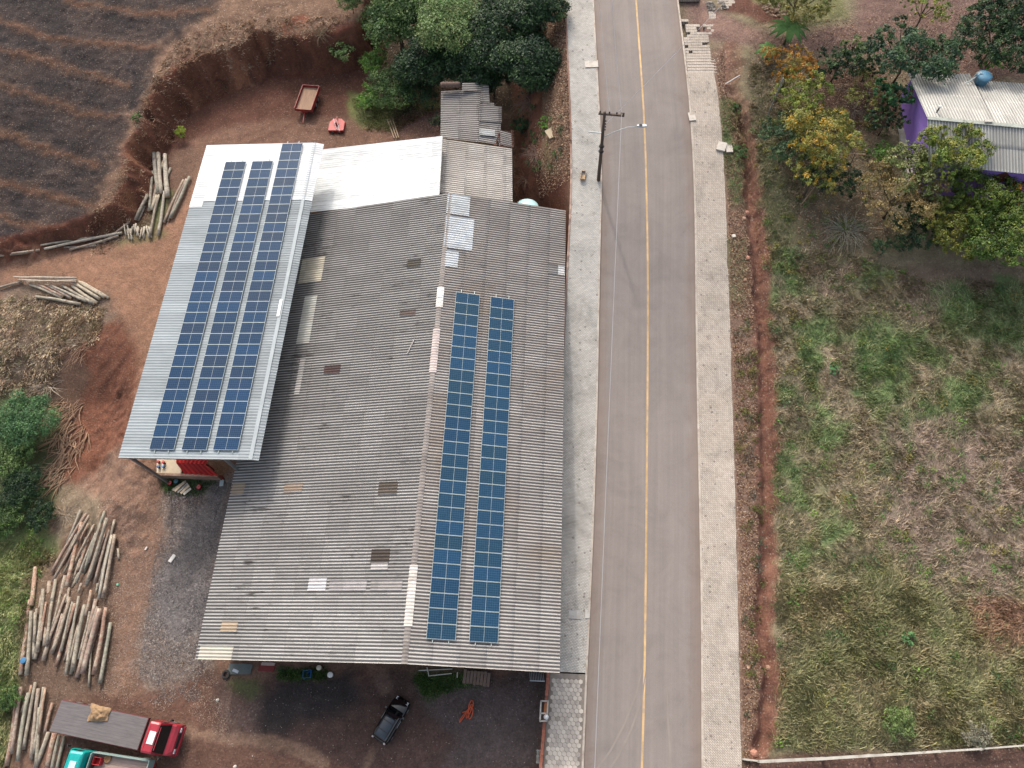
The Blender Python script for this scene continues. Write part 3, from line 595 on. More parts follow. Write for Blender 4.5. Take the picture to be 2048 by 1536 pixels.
# ridge capping
mb = MB(WO)
def capstrip(mb, y0, y1, up, w_):
    n = max(2, int((y1 - y0) / .06)); V = []; F = []
    for i in range(n + 1):
        y = y0 + (y1 - y0) * i / n; h = .032 * math.cos((y - YB) / .24 * 2 * math.pi) + up
        V += [tuple(LP(w_, y, h)), (0, y, RID + h + .02), tuple(RP(w_, y, h))]
    for i in range(n):
        a = i * 3; F += [(a, a + 1, a + 4, a + 3), (a + 1, a + 2, a + 5, a + 4)]
    mb.add(V, F)
capstrip(mb, YB, YT, .03, .22); mb.obj('ridge_cap', mat((150, 142, 136), .9, .3, 1.0, dirt=(104, 96, 90)), wh, True)
def capp(y0, y1, c, lb):
    mb = MB(WO); capstrip(mb, y0, y1, .05, .3); o = mb.obj('ridge_cap', mat(c, .8, .12, 1.5, dirt=(150, 140, 130)), wh, True); o['label'] = lb
yp = lambda px, py: onp(px, py)[1]
capp(yp(866, 615), yp(876, 575), (246, 242, 234), 'white replacement ridge cap')
capp(yp(862, 745), yp(868, 658), (206, 190, 184), 'pinkish ridge cap')
capp(yp(812, 1252), yp(826, 1130), (222, 214, 204), 'pale ridge cap near the front gable')
# replaced or stained sheets
def patch(q, c, lb, wear=.25, val=None, lift=.034):
    P = [onp(*p) for p in q]; ys = [p[1] for p in P]; xs = [p[0] for p in P]
    if np.mean(xs) < 0: s0, s1, f = min(-x for x in xs) / CA, max(-x for x in xs) / CA, LP
    else: s0, s1, f = min(xs) / CA, max(xs) / CA, RP
    if np.mean(xs) < 0: s0 = max(s0, .35)
    y0 = YB + round((min(ys) - YB) / .24) * .24; y1 = YB + round((max(ys) - YB) / .24) * .24
    v = val or tuple(int(a * .72) for a in c)  # darker valley tone paints the rib shading into the sheet colour
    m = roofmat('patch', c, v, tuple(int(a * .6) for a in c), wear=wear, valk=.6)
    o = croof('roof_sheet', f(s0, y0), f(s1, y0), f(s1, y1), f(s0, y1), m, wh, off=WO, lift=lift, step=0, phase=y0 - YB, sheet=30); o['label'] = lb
for q, c, lb in [
    ([(651, 514), (596, 568)], (246, 236, 212), 'cream sheet beside the metal shed'), ([(636, 588), (592, 690)], (236, 234, 222), 'pale milky sheet beside the metal shed'),
    ([(612, 715), (588, 790)], (206, 200, 194), 'faded grey sheet beside the metal shed'), ([(843, 517), (814, 536)], (104, 98, 88), 'dark olive translucent sheet'),
    ([(682, 731), (647, 750)], (104, 84, 80), 'brown translucent sheet'), ([(832, 620), (799, 634)], (126, 110, 104), 'mossy sheet near the ridge'),
    ([(831, 634), (799, 638)], (206, 188, 178), 'narrow pink sheet strip'), ([(796, 965), (756, 988)], (112, 102, 92), 'brownish translucent sheet'),
    ([(781, 1098), (741, 1125)], (100, 90, 82), 'dark brown translucent sheet'), ([(777, 1126), (741, 1141)], (226, 220, 216), 'small white sheet below the dark one'),
    ([(655, 1153), (615, 1182)], (232, 228, 228), 'bright white replacement sheet'), ([(735, 1158), (657, 1182)], (190, 184, 182), 'smooth pale grey sheet'),
    ([(806, 1158), (740, 1182)], (180, 174, 170), 'smooth grey sheet near the ridge'), ([(607, 965), (567, 987)], (186, 164, 146), 'tan stained sheet'),
    ([(492, 965), (462, 988)], (188, 168, 146), 'tan stained sheet at the left eave'), ([(477, 1242), (440, 1264)], (208, 186, 160), 'orange tan sheet near the front corner'),
    ([(468, 1293), (396, 1317)], (214, 207, 192), 'yellowish sheets at the front left corner'),
    ([(896, 387), (938, 431)], (240, 244, 244), 'whitewashed sheets beside the ridge'), ([(893, 431), (944, 501)], (236, 240, 242), 'whitewashed sheets beside the ridge'),
    ([(890, 501), (915, 538)], (234, 238, 240), 'lowest whitewashed sheet beside the ridge'), ([(1116, 531), (1129, 550)], (240, 238, 234), 'white sheet at the road eave'),
    ([(1096, 529), (1115, 549)], (158, 154, 150), 'grey sheet beside the white one')]: patch(q, c, lb)
# walls under the eaves
MB(WO).box((-15.3, YB + .8, -.6), (-15.1, YT - .5, RID - 15.3 * SA - .1)).obj('wall', m_wallp, wh)
mb = MB(WO); mb.box((9.7, YB + .8, -.6), (9.9, YT - .5, RID - 9.9 * SA - .12)); o = mb.obj('wall', m_wallp, wh)
mb = MB(WO); mb.add([(-15.1, YT - .6, -.4), (9.7, YT - .6, -.4), (9.7, YT - .6, 5.6), (0, YT - .6, 7.8), (-15.1, YT - .6, 4.35), (-15.1, YT - .8, -.4), (9.7, YT - .8, -.4), (9.7, YT - .8, 5.6), (0, YT - .8, 7.8), (-15.1, YT - .8, 4.35)], [(0, 1, 2, 3, 4), (9, 8, 7, 6, 5), (0, 4, 9, 5), (1, 6, 7, 2), (4, 3, 8, 9), (3, 2, 7, 8)])
mb.obj('gable_wall', m_wallp, wh)
mb = MB(WO); mb.add([(x, YB + .9, z) for x, z in ((-15.1, 2.8), (9.7, 2.8), (9.7, 5.5), (0, 7.7), (-15.1, 4.3))] + [(x, YB + .98, z) for x, z in ((-15.1, 2.8), (9.7, 2.8), (9.7, 5.5), (0, 7.7), (-15.1, 4.3))], [(4, 3, 2, 1, 0), (5, 6, 7, 8, 9), (0, 1, 6, 5), (1, 2, 7, 6), (2, 3, 8, 7), (3, 4, 9, 8), (4, 0, 5, 9)])
mb.obj('front_gable', mat((150, 84, 74), .8, .25, 1.2), wh)
for x in (-14.9, -10, -5.2, 0, 4.8, 9.4):
    MB(WO).box((x - .15, YB + .75, -.6), (x + .15, YB + 1.05, 2.9)).obj('post', m_conc, wh)
MB(WO).bar((10.2, YB + .05, 5.5), (10.2, YT - .05, 5.5), .06, .1).obj('eave_rail', m_wood, wh); MB(WO).bar((-15.8, YB + .05, 4.22), (-15.8, YT - .05, 4.22), .06, .1).obj('eave_rail', m_wood, wh)

# metal shed with solar panels
SX, SZ, SB = -13.316, 7.80, .0323; SLOP = 10.56; SYT, SYB = 33.72, 2.28
def SP(s, y, up=0.0): return np.array([SX - s * math.cos(SB), y, SZ - s * math.sin(SB) + up])
SO = (-18.5, 18, 0); sh = empty('metal_shed', SO, 0, 'long open shed with a flat light metal roof, white at its far end', 'shed')
def SR(s, y): return np.array([SX + s * .97, y, SZ - s * .24])
o = croof('roof', SP(0, SYB), SP(SLOP, SYB), SP(SLOP, SYT), SP(0, SYT), m_galv, sh, per=.25, amp=.018, us=.6, sheet=20, off=SO, step=0)
o = croof('roof', SR(0, SYB), SR(.62, SYB), SR(.85, SYT), SR(0, SYT), m_galv, sh, per=.25, amp=.018, us=.3, sheet=20, off=SO, step=0); o['label'] = 'narrow falling strip along the right edge'
def onS(x, y):
    P = AT(x, y, SZ)
    for _ in range(40): P = AT(x, y, SZ - (SX - P[0]) * math.tan(SB))
    return P
yw = onS(520, 401)[1]; yw2 = onS(390, 415)[1]; sw = (SX - onS(407, 403)[0])
for a, b_, y0 in ((0, sw, yw), (sw, SLOP + .01, yw2)):
    o = croof('roof_sheet', SP(a, y0), SP(b_, y0), SP(b_, SYT + .01), SP(a, SYT + .01), m_white, sh, per=.25, amp=.018, us=.6, sheet=20, off=SO, step=0, lift=.03, phase=y0 - SYB); o['label'] = 'newer bright white roof sheets at the far end'
o = croof('roof_sheet', SR(0, yw), SR(.80, yw), SR(.86, SYT + .01), SR(0, SYT + .01), m_white, sh, per=.25, amp=.018, us=.3, sheet=20, off=SO, step=0, lift=.03, phase=yw - SYB)
P = onS(560, 615); MB(SO).box((P[0] - .12, P[1] - .9, SZ + .05), (P[0] + .12, P[1] + .75, SZ + .09)).obj('white_flashing', mat((246, 246, 244), .6, .05), sh)
mb = MB(SO); mb.bar(SP(0, SYB, .012), SP(0, SYT, .012), .3, .03); mb.obj('ridge_cap', mat((170, 178, 181), .7, .1, 2), sh)
mb = MB(SO); mb.bar(SP(SLOP - .05, SYB, -.12), SP(SLOP - .05, SYT, -.12), .06, .14)
for y in np.arange(SYB + .1, SYT, 5.2): mb.bar(SP(SLOP - .1, y, -.2), SR(.4, y) - [0, 0, .15], .12, .2)
mb.obj('beam', m_steel, sh)
for y in list(np.arange(SYB + .3, SYT, 5.2)):
    for x in (SX - SLOP + .5, SX - .8 - (1.6 if y < 28 else 0)):
        zz = float(zg(x, y)); MB(SO).box((x - .1, y - .1, zz - .2), (x + .1, y + .1, SZ - .5)).obj('post', m_steel, sh)

# white lean roof and grey annexes
WB = (-7.5, 32, 0); wl_ = empty('white_roofed_annex', WB, 0, 'annex with a plain bright white sloping roof behind the warehouse', 'annex')
a, b_, c_, d_ = onp(878, 398, 7.62), onp(584, 428, 7.62), onp(600, 304, 7.62), onp(885, 272, 7.62)
croof('roof', a, b_, c_, d_, m_whitem, wl_, per=.25, amp=.010, us=.8, sheet=40, off=WB, step=0)
mb = MB(WB); mb.bar(a - [0, 0, .12], d_ - [0, 0, .12], .05, .22); mb.bar(d_ - [0, 0, .12], c_ - [0, 0, .12], .05, .2); mb.obj('fascia', m_conc, wl_)
mb = MB(WB); mb.add([(a[0] - .3, a[1], .8), (d_[0] - .3, d_[1] - .3, .8), (d_[0] - .3, d_[1] - .3, d_[2] - .25), (a[0] - .3, a[1], a[2] - .25), (a[0] - .5, a[1], .8), (d_[0] - .5, d_[1] - .3, .8), (d_[0] - .5, d_[1] - .3, d_[2] - .3), (a[0] - .5, a[1], a[2] - .3)], [(0, 1, 2, 3), (7, 6, 5, 4), (3, 2, 6, 7), (1, 5, 6, 2)])
mb.add([(d_[0] - .5, d_[1] - .3, .8), (c_[0] + .3, c_[1] - .3, .8), (c_[0] + .3, c_[1] - .3, c_[2] - .3), (d_[0] - .5, d_[1] - .3, d_[2] - .3), (d_[0] - .5, d_[1] - .5, .8), (c_[0] + .3, c_[1] - .5, .8), (c_[0] + .3, c_[1] - .5, c_[2] - .3), (d_[0] - .5, d_[1] - .5, d_[2] - .3)], [(3, 2, 1, 0), (4, 5, 6, 7), (2, 3, 7, 6)])
mb.obj('wall', m_wallp, wl_)
def annex(name, WO_, lb, z0, quads, m, wallq, wz):
    e = empty(name, WO_, 0, lb, 'annex'); i = 0
    for q in quads:
        P = [onp(*p, z0 + i * .012) for p in q[:4]]; i += 1
        # order: top(ridge side) near, eave near, eave far, ridge far
        o = croof('roof', P[0], P[1], P[2], P[3], q[4] if len(q) > 4 else m, e, per=.24, amp=.032, us=.45, sheet=1.9, off=WO_, u0=abs(P[0][0]), lift=i * .02)
    mb = MB(WO_); P = [onp(*p, z0) for p in wallq]
    for j in range(len(P)):
        p, q = P[j], P[(j + 1) % len(P)]; d = (q - p) / np.linalg.norm(q - p); nrm = np.array([-d[1], d[0], 0]) * .16; cen = sum(P) / len(P)
        if np.dot(nrm, cen - p) < 0: nrm = -nrm
        p, q = p + nrm * 2, q + nrm * 2
        V = [(p[0], p[1], wz), (q[0], q[1], wz), (q[0], q[1], q[2] - .15), (p[0], p[1], p[2] - .15)]; V += [(x + nrm[0], y + nrm[1], z) for x, y, z in V]
        mb.add(V, [(0, 1, 2, 3), (7, 6, 5, 4), (3, 2, 6, 7), (0, 4, 5, 1), (1, 5, 6, 2), (0, 3, 7, 4)])
    mb.obj('wall', m_wallp, e); return e
annex('near_annex', (2, 32, 0), 'annex under weathered corrugated sheets between the white roof and the blue tank', 6.5,
      [[(878, 386), (1025, 406), (1024, 297), (884, 278)]], m_annex, [(882, 386), (1022, 404), (1021, 300), (886, 281)], 1)
ax = annex('far_annex', (1, 39, 0), 'mossy stepped roof of the farthest annex, half under the dark trees', 5.95,
      [[(881, 276), (960, 285), (960, 178), (882, 182)], [(924, 182), (961, 184), (962, 165), (924, 166)], [(958, 284), (1002, 292), (1001, 244), (958, 240)], [(958, 240), (990, 242), (988, 207), (959, 206)],
       [(960, 206), (979, 207), (977, 172), (961, 171)], [(958, 244), (1003, 247), (1003, 214), (958, 212)], [(1000, 291), (1024, 297), (1022, 268), (1000, 262)], [(958, 272), (990, 275), (989, 262), (958, 259), roofmat('pale_sheet', (196, 198, 194), (176, 176, 172), (120, 112, 106), wear=.3, valk=.4)]],
      m_annex2, [(884, 276), (1000, 292), (978, 180), (888, 186)], 1.2)
# dead leaves heaped on the mossy roof
def scatter(name, pts, size, cols, parent=None, flat=.5, m=None, thick=0):
    n = len(pts); pts = np.array(pts, float); a = rng.normal(size=(n, 3)); a[:, 2] *= flat; a /= np.linalg.norm(a, axis=1)[:, None]
    b_ = rng.normal(size=(n, 3)); b_[:, 2] *= flat; b_ -= (b_ * a).sum(1)[:, None] * a; b_ /= np.linalg.norm(b_, axis=1)[:, None]
    s = size * rng.uniform(.6, 1.4, (n, 1)); V = np.stack([pts - a * s, pts + b_ * s * .5, pts + a * s, pts - b_ * s * .5], 1)
    col = cols[rng.integers(0, len(cols), n)] * rng.uniform(.75, 1.3, (n, 1))
    return meshobj(name, V.reshape(-1, 3), np.arange(n * 4, dtype=np.int32).reshape(n, 4), m or m_leaf, parent, False, {'col': ('FLOAT_COLOR', np.repeat(np.clip(col, 0, 1), 4, 0))})
def cl(*cs): return np.array([l3(c, KA) for c in cs])
pts = []
for _ in range(900):
    u, v = random.random(), random.random(); px = 985 + 42 * (1 - (1 - u) ** 1.5); py = 262 + 34 * v
    if px < 1000 - (py - 262) * .4: continue
    P = onp(px, py, 6.08); pts.append(P - np.array([1, 39, 0]) + [0, 0, random.uniform(0, .07)])
o = scatter('leaf_litter', pts, .09, cl((122, 84, 74), (150, 108, 92), (96, 66, 58), (170, 134, 112)), ax); o['kind'] = 'stuff'
# straw bale like bundle at the end of the mossy roof
e = empty('rolled_bundle', onp(902, 173, 6.3), 0, 'brown ribbed bundle lying at the far edge of the mossy roof', 'bundle'); mb = MB()
mb.tube([(-1.0, 0, .2), (-.6, 0, .22), (0, 0, .2), (.6, 0, .22), (.95, 0, .2)], [.26, .3, .28, .3, .26], 10); mb.obj('roll', mat((110, 90, 80), .95, .3, 6), e, True)
mb = MB(); [mb.tube([(x, -.3, .2), (x, -.05, .5), (x, .25, .38)], .035, 5) for x in (-.75, -.4, -.05, .3, .65)]; mb.obj('slat', mat((140, 118, 102), .95, .3, 6), e)

# ------------------------------------------------------------------ SOLAR PANELS
def cellmat(name, c1, c2):
    m, t, b = newmat(name); oc = nn(t, 'TexCoord').outputs['Object']; s = nn(t, 'SeparateXYZ', Vector=oc)
    gxx = mth(t, 'PINGPONG', mth(t, 'ADD', s.outputs[0], -.04), .08); gyy = mth(t, 'PINGPONG', mth(t, 'ADD', s.outputs[1], -.03), .079)
    ln = mth(t, 'MAXIMUM', mth(t, 'LESS_THAN', gxx, .006), mth(t, 'LESS_THAN', gyy, .009))
    rnd = nn(t, 'ObjectInfo').outputs['Random']; c = ramp(t, rnd, [(0, l3(c1, KA)), (.35, l3(c2, KA)), (1, l3(c1, KA * 1.25))])
    n1 = noise(t, oc, 9, 2, .5); c = mixc(t, 1.0, c, ramp(t, n1, [(.3, .85), (.7, 1.15)]), 'MULTIPLY')
    c = mixc(t, mth(t, 'MULTIPLY', ln, .4), c, l3((110, 136, 158), KA))
    t.links.new(c, b.inputs['Base Color']); b.inputs['Roughness'].default_value = .35; b.inputs['Specular IOR Level'].default_value = .06
    return m
mc1 = cellmat('cells_blue', (30, 60, 92), (42, 60, 84)); mc2 = cellmat('cells_teal', (32, 66, 96), (38, 68, 88)); m_alu = mat((196, 206, 202), .45, .05, 5)
PH = .13
def panel_meshes():
    mb = MB(); w_, z = .019, .04
    for a, b_ in (((0, 0, 0), (2, w_, z)), ((0, 1 - w_, 0), (2, 1, z)), ((0, w_, 0), (w_, 1 - w_, z)), ((2 - w_, w_, 0), (2, 1 - w_, z)), ((.992, w_, .002), (1.008, 1 - w_, z - .002))): mb.box(a, b_)
    fr = mb.obj('frame', m_alu)
    mb = MB(); mb.box((w_, w_, .006), (.992, 1 - w_, .034)); mb.box((1.008, w_, .006), (2 - w_, 1 - w_, .034)); g1 = mb.obj('glass', mc1)
    g2 = g1.copy(); g2.data = g1.data.copy(); g2.data.materials.clear(); g2.data.materials.append(mc2); COL.objects.link(g2); g2.name = 'glass'
    return fr, g1, g2
fr0, g10, g20 = panel_meshes(); used = {}
def panel(M, g0, label, group):
    r_ = bpy.data.objects.new('solar_panel', None); COL.objects.link(r_); r_.empty_display_size = .3; r_.matrix_world = M; tag(r_, label, 'solar panel', group)
    for src in (fr0, g0):
        if src not in used: used[src] = 1; c = src
        else: c = src.copy(); COL.objects.link(c)
        c.parent = r_
def prow(org, ux, n, g0, row, group):
    ux = Vector(ux).normalized(); vy = Vector((0, 1, 0)); nz = ux.cross(vy)
    for i in range(n):
        p = Vector(org) + vy * (-1.02 * (n - i)) + nz * PH
        M = Matrix(((ux.x, 0, nz.x, p.x), (ux.y, 1, nz.y, p.y), (ux.z, 0, nz.z, p.z), (0, 0, 0, 1)))
        panel(M, g0, 'blue solar panel, %s from the near end, %s' % (ORD[i], row), group)
    for k, s in enumerate((.45, 1.55)):
        a = Vector(org) + ux * s + vy * (-1.02 * n - .22) + nz * (PH * .55); b_ = Vector(org) + ux * s + vy * (.32) + nz * (PH * .55)
        tag(MB().bar(a, b_, .05, .07).obj('mounting_rail', m_alu), '%s aluminium rail under the solar panels, %s' % (('left', 'right')[k], row), 'rail', 'rails under the solar panels')
ul = (math.cos(SB), 0, math.sin(SB))
for k, yt, n, nm in ((6.15, 31.51, 28, 'left row on the metal shed'), (3.554, 31.51, 28, 'middle row on the metal shed'), (1.05, 33.58, 30, 'right row on the metal shed')):
    prow(SP(k + 2, yt), ul, n, mc1 and g10, nm, 'solar panels on the metal shed roof')
ur = (CA, 0, -SNA)
for s_, nm in ((1.292, 'row beside the warehouse ridge'), (4.224, 'warehouse row nearer the road')):
    prow(RP(s_, 17.43), ur, 27, g20, nm, 'solar panels on the warehouse roof')

# ------------------------------------------------------------------ PURPLE HOUSE
HO = (44.5, 33, 8); hs = empty('purple_house', HO, 0, 'small purple house with diamond shaped trim and pale corrugated roof', 'house')
zN, zS, zR = 11.0, 11.1, 12.7
NW, SW, RW = AT(1814.4, 147, zN), AT(1857, 329, zS), AT(1854.4, 236.7, zR)
RE = AT(2048, 254.3, zR); RE = RW + (RE - RW) * 1.45; SE = SW + (RE - RW); NE = NW + (RE - RW) * .93
NE1 = AT(1940, 147, zN); NE2 = AT(2039, 166.4, zN); NM = AT(1948, 160, zN)
croof('roof', RW, SW, SE, RE, m_house, hs, per=.24, amp=.03, us=.5, sheet=1.9, off=HO)
f1 = np.linalg.norm(NE1 - NW) / np.linalg.norm(NE - NW); R1 = RW + (RE - RW) * f1 * .93
croof('roof', RW, NW, NE1, R1, m_house, hs, per=.24, amp=.03, us=.5, sheet=1.9, off=HO)
NMa = NM; croof('roof', R1, NMa, NE2 + (NE2 - NM) * .35, RE, m_house, hs, per=.24, amp=.03, us=.5, sheet=1.9, off=HO, phase=.1)
MB(HO).bar(RW + [0, 0, .05], RE + [0, 0, .05], .34, .05).obj('ridge_cap', mat((170, 174, 164), .9, .3, 2, dirt=(112, 120, 104)), hs)
m_pur = mat((158, 122, 214), .85, .08, .8, dirt=(140, 116, 184)); e_ = (RE - RW) / np.linalg.norm(RE - RW)
def inset(P, dx, dy): return P + e_ * dx + np.array([-e_[1], e_[0], 0]) * dy
cs = [inset(NW, .35, -.45), inset(RW, .35, 0), inset(SW, .35, .45)]; zb = 7.2
mb = MB(HO); th = e_ * .18
V = [(p[0], p[1], zb) for p in (cs[0], cs[2])] + [cs[2] + [0, 0, .02], cs[1] - [0, 0, .12], cs[0] + [0, 0, .02]]; V = [np.array(v) for v in V]
mb.add(V + [v + th for v in V], [(0, 1, 2, 3, 4), (9, 8, 7, 6, 5), (0, 5, 6, 1), (1, 6, 7, 2), (2, 7, 8, 3), (3, 8, 9, 4), (4, 9, 5, 0)])
S2 = inset(SE, -.4, .45)
q = [cs[2] + th, S2]; nrm = np.array([-e_[1], e_[0], 0]) * .18
V = [np.array((q[0][0], q[0][1], zb)), np.array((q[1][0], q[1][1], zb)), q[1] + [0, 0, .1], q[0] + [0, 0, .1]]
mb.add(V + [v + nrm for v in V], [(0, 1, 2, 3), (7, 6, 5, 4), (3, 2, 6, 7), (1, 5, 6, 2), (0, 4, 5, 1)])
N2_ = inset(NE2, -.3, -.45); q = [cs[0] + th, N2_]
V = [np.array((q[0][0], q[0][1], zb)), np.array((q[1][0], q[1][1], zb)), q[1] + [0, 0, .0], q[0] + [0, 0, .0]]
mb.add(V + [v - nrm for v in V], [(1, 0, 3, 2), (4, 5, 6, 7), (2, 3, 7, 6)])
mb.obj('wall', m_pur, hs)
MB(HO).add([cs[0] * [1, 1, 0] + [-.5, 0, 8.25], cs[2] * [1, 1, 0] + [-.5, -.3, 8.05], cs[2] * [1, 1, 0] + [.1, -.3, 8.05], cs[0] * [1, 1, 0] + [.1, 0, 8.25]] + [cs[0] * [1, 1, 0] + [-.5, 0, 7.2], cs[2] * [1, 1, 0] + [-.5, -.3, 7.2], cs[2] * [1, 1, 0] + [.1, -.3, 7.2], cs[0] * [1, 1, 0] + [.1, 0, 7.2]], [(0, 1, 2, 3), (0, 4, 5, 1), (1, 5, 6, 2), (3, 7, 4, 0)]).obj('plinth', m_conc, hs)
m_mar = mat((98, 44, 44), .7, .2, 3)
def diamond(cen, ax_, w_, h_, out, nm, lb=None):
    mb = MB(HO); p = [cen - ax_ * w_, cen - np.array([0, 0, h_]), cen + ax_ * w_, cen + np.array([0, 0, h_])]; p = [v + out * .03 for v in p]
    mb.add(p + [v - out * .06 for v in p], [(0, 1, 2, 3), (7, 6, 5, 4), (0, 4, 5, 1), (1, 5, 6, 2), (2, 6, 7, 3), (3, 7, 4, 0)]); o = mb.obj(nm, m_mar, hs)
    if lb: o['label'] = lb
gd = (cs[0] - cs[2]); gl = np.linalg.norm(gd); gd = gd / gl; gd[2] = 0; outw = -e_
for tt, zz, w_, h_ in ((.86, 10.35, .45, .6), (.62, 10.7, .3, .42), (.12, 10.1, .45, .6)): diamond(cs[2] * [1, 1, 0] + gd * gl * tt + np.array([0, 0, zz]), gd, w_, h_, outw, 'diamond_trim')
for dx in (3.2, 6.0, 8.6): diamond(cs[2] * [1, 1, 0] + e_ * dx + np.array([0, 0, 10.0]), e_, .75, .7, -nrm / .18, 'diamond_window')
P = AT(1871, 228, 12.3); MB(HO).tube([P - [0, 0, .4], P + [0, 0, .75]], .07, 8).obj('vent_pipe', mat((90, 92, 94), .6, .1), hs)
MB(HO).lathe(P + [0, 0, .75], [(.11, 0), (.11, .12), (.02, .16)], 8).obj('pipe_cap', mat((236, 236, 232), .5, .05), hs)
P = AT(1975, 244, 12.75); MB(HO).box(P - [.3, .12, .05], P + [.3, .12, .16]).obj('ridge_vent', m_conc, hs)
# water tank on brackets behind the roof
P = AG(1968, 172); P[2] = 11.2; P = AT(1968, 153, 11.9)
tk = empty('roof_water_tank', (P[0], P[1], 10.9), 0, 'weathered blue water tank on a brick stand behind the purple house', 'water tank'); mb = MB()
mb.lathe((0, 0, .25), [(.42, 0), (.52, .1), (.62, .75), (.66, .8), (.66, .86), (.5, .98), (.15, 1.06), (.02, 1.07)], 18); mb.obj('tank', mat((92, 148, 178), .5, .12, 3, dirt=(130, 160, 170)), tk, True)
MB().box((-.6, -.5, -3.2), (.6, .5, .22)).obj('stand', m_brick, tk)
mb = MB(); mb.tube([(-.5, .1, 1.1), (-.8, -.1, .9), (-1.3, -.35, .7), (-1.45, -.35, .6)], .05, 6); mb.tube([(-.2, 0, 1.3), (-.7, .1, 1.35), (-.8, .1, .6)], .05, 6); mb.obj('pipe', m_galvst, tk)

# ------------------------------------------------------------------ BRICK AND RETAINING WALLS
def wallrun(name, ys, top, bot, m, lb, th=.2, dx=-.02, coping=None):
    mid = (float(ex('PL', ys[len(ys) // 2])), ys[len(ys) // 2], 0); e = empty(name, mid, 0, lb, 'wall'); mb = MB(mid); V = []
    for y in ys:
        x = float(ex('PL', y)) + dx; V += [(x - th, y, bot(y)), (x, y, bot(y)), (x, y, top(y)), (x - th, y, top(y))]
    F = [];
    for i in range(len(ys) - 1):
        a = i * 4
        for k in range(4): F.append((a + k, a + (k + 1) % 4, a + 4 + (k + 1) % 4, a + 4 + k))
    F += [(3, 2, 1, 0), (len(V) - 4, len(V) - 3, len(V) - 2, len(V) - 1)]
    mb.add(V, F); mb.obj('wall_body', m, e)
    if coping:
        mb = MB(mid)
        for y in np.arange(ys[0], ys[-1] - .2, .42):
            if coping == 2 and random.random() < .25: continue
            x = float(ex('PL', y)) + dx; h = top(y); mb.box((x - th - .015, y, h - .02), (x + .015, y + .40, h + random.uniform(.05, .08)))
        mb.obj('coping', m_brick if coping == 1 else m_conc, e)
    return e
m_brk, t, b = newmat('brickwork'); pos = nn(t, 'NewGeometry').outputs['Position']
v = nn(t, 'Mapping', Vector=pos, Rotation=(R(90), 0, R(90))).outputs[0]
br = nn(t, 'TexBrick', Vector=v, Color1=l3((176, 106, 84), KA) + (1,), Color2=l3((150, 88, 70), KA) + (1,), Mortar=l3((150, 138, 126), KA) + (1,), Scale=1.0, Mortar_Size=.012, Brick_Width=.26, Row_Height=.15)
c = mixc(t, ramp(t, noise(t, pos, 1.2, 5, .7), [(.52, 0), (.66, .8)]), br.outputs[0], l3((168, 158, 148), KA)); t.links.new(c, b.inputs['Base Color']); b.inputs['Roughness'].default_value = .9
wallrun('brick_wall', list(np.arange(-30, -13.1, .5)) + [-13.1], lambda y: zr(y) + .38, lambda y: -.9, m_brk, 'low brick wall beside the hexagonal paving, ending at the gate frame', coping=1)
wallrun('brick_wall', list(np.arange(-13.1, YB, .4)) + [YB + .9], lambda y: zr(y) + .38, lambda y: -.9, m_brk, 'short brick wall from the gate frame to the warehouse corner', coping=1)
wallrun('retaining_wall', list(np.arange(YB + 1, 34, .5)), lambda y: zr(y) + .15 + .05 * math.sin(y * 7), lambda y: -.9, mat((178, 150, 134), .9, .3, 1.5, dirt=(150, 96, 76)), 'rough retaining wall holding the pavement above the warehouse side passage', th=.16)
wallrun('kerb_wall', list(np.arange(34.1, 74, .5)), lambda y: zr(y) + .16, lambda y: zr(y) - .6, mat((160, 122, 104), .9, .3, 1.5, dirt=(140, 92, 74)), 'low brick edging between the far pavement and the leafy bank', th=.12)

# ------------------------------------------------------------------ LOGS
def logmat(name, a, b_, c_):
    m, t, b = newmat(name); pos = nn(t, 'TexCoord').outputs['Object']; rnd = nn(t, 'ObjectInfo').outputs['Random']
    base = ramp(t, rnd, [(0, l3(a, KA)), (.3, l3(b_, KA)), (.6, l3(c_, KA)), (.85, l3((150, 142, 126), KA)), (1, l3(a, KA))])
    n1 = noise(t, nn(t, 'Mapping', Vector=pos, Scale=(4, 4, 4)).outputs[0], 1.3, 6, .75); n2 = noise(t, pos, 2.1, 5, .7)
    c = mixc(t, 1.0, base, ramp(t, n1, [(.3, .55), (.5, 1), (.7, 1.35)]), 'MULTIPLY')
    c = mixc(t, ramp(t, n2, [(.5, 0), (.62, .75)]), c, l3((196, 186, 166), KA)); c = mixc(t, ramp(t, noise(t, pos, 1.7, 6, .7), [(.56, 0), (.68, .7)]), c, l3((100, 74, 62), KA))
    t.links.new(c, b.inputs['Base Color']); b.inputs['Roughness'].default_value = .9
    bp = nn(t, 'Bump', Strength=.6, Distance=.03, Height=n1); t.links.new(bp.outputs[0], b.inputs['Normal']); return m
ml_a = logmat('bark_mix', (160, 142, 124), (164, 138, 124), (154, 142, 126)); ml_g = logmat('bark_green', (156, 152, 134), (150, 148, 132), (160, 152, 138)); ml_o = logmat('bark_orange', (166, 132, 112), (160, 124, 106), (172, 142, 120))
ml_w = logmat('wood_pale', (196, 182, 158), (184, 168, 144), (190, 180, 164)); m_cut = mat((206, 178, 146), .85, .15, 6)
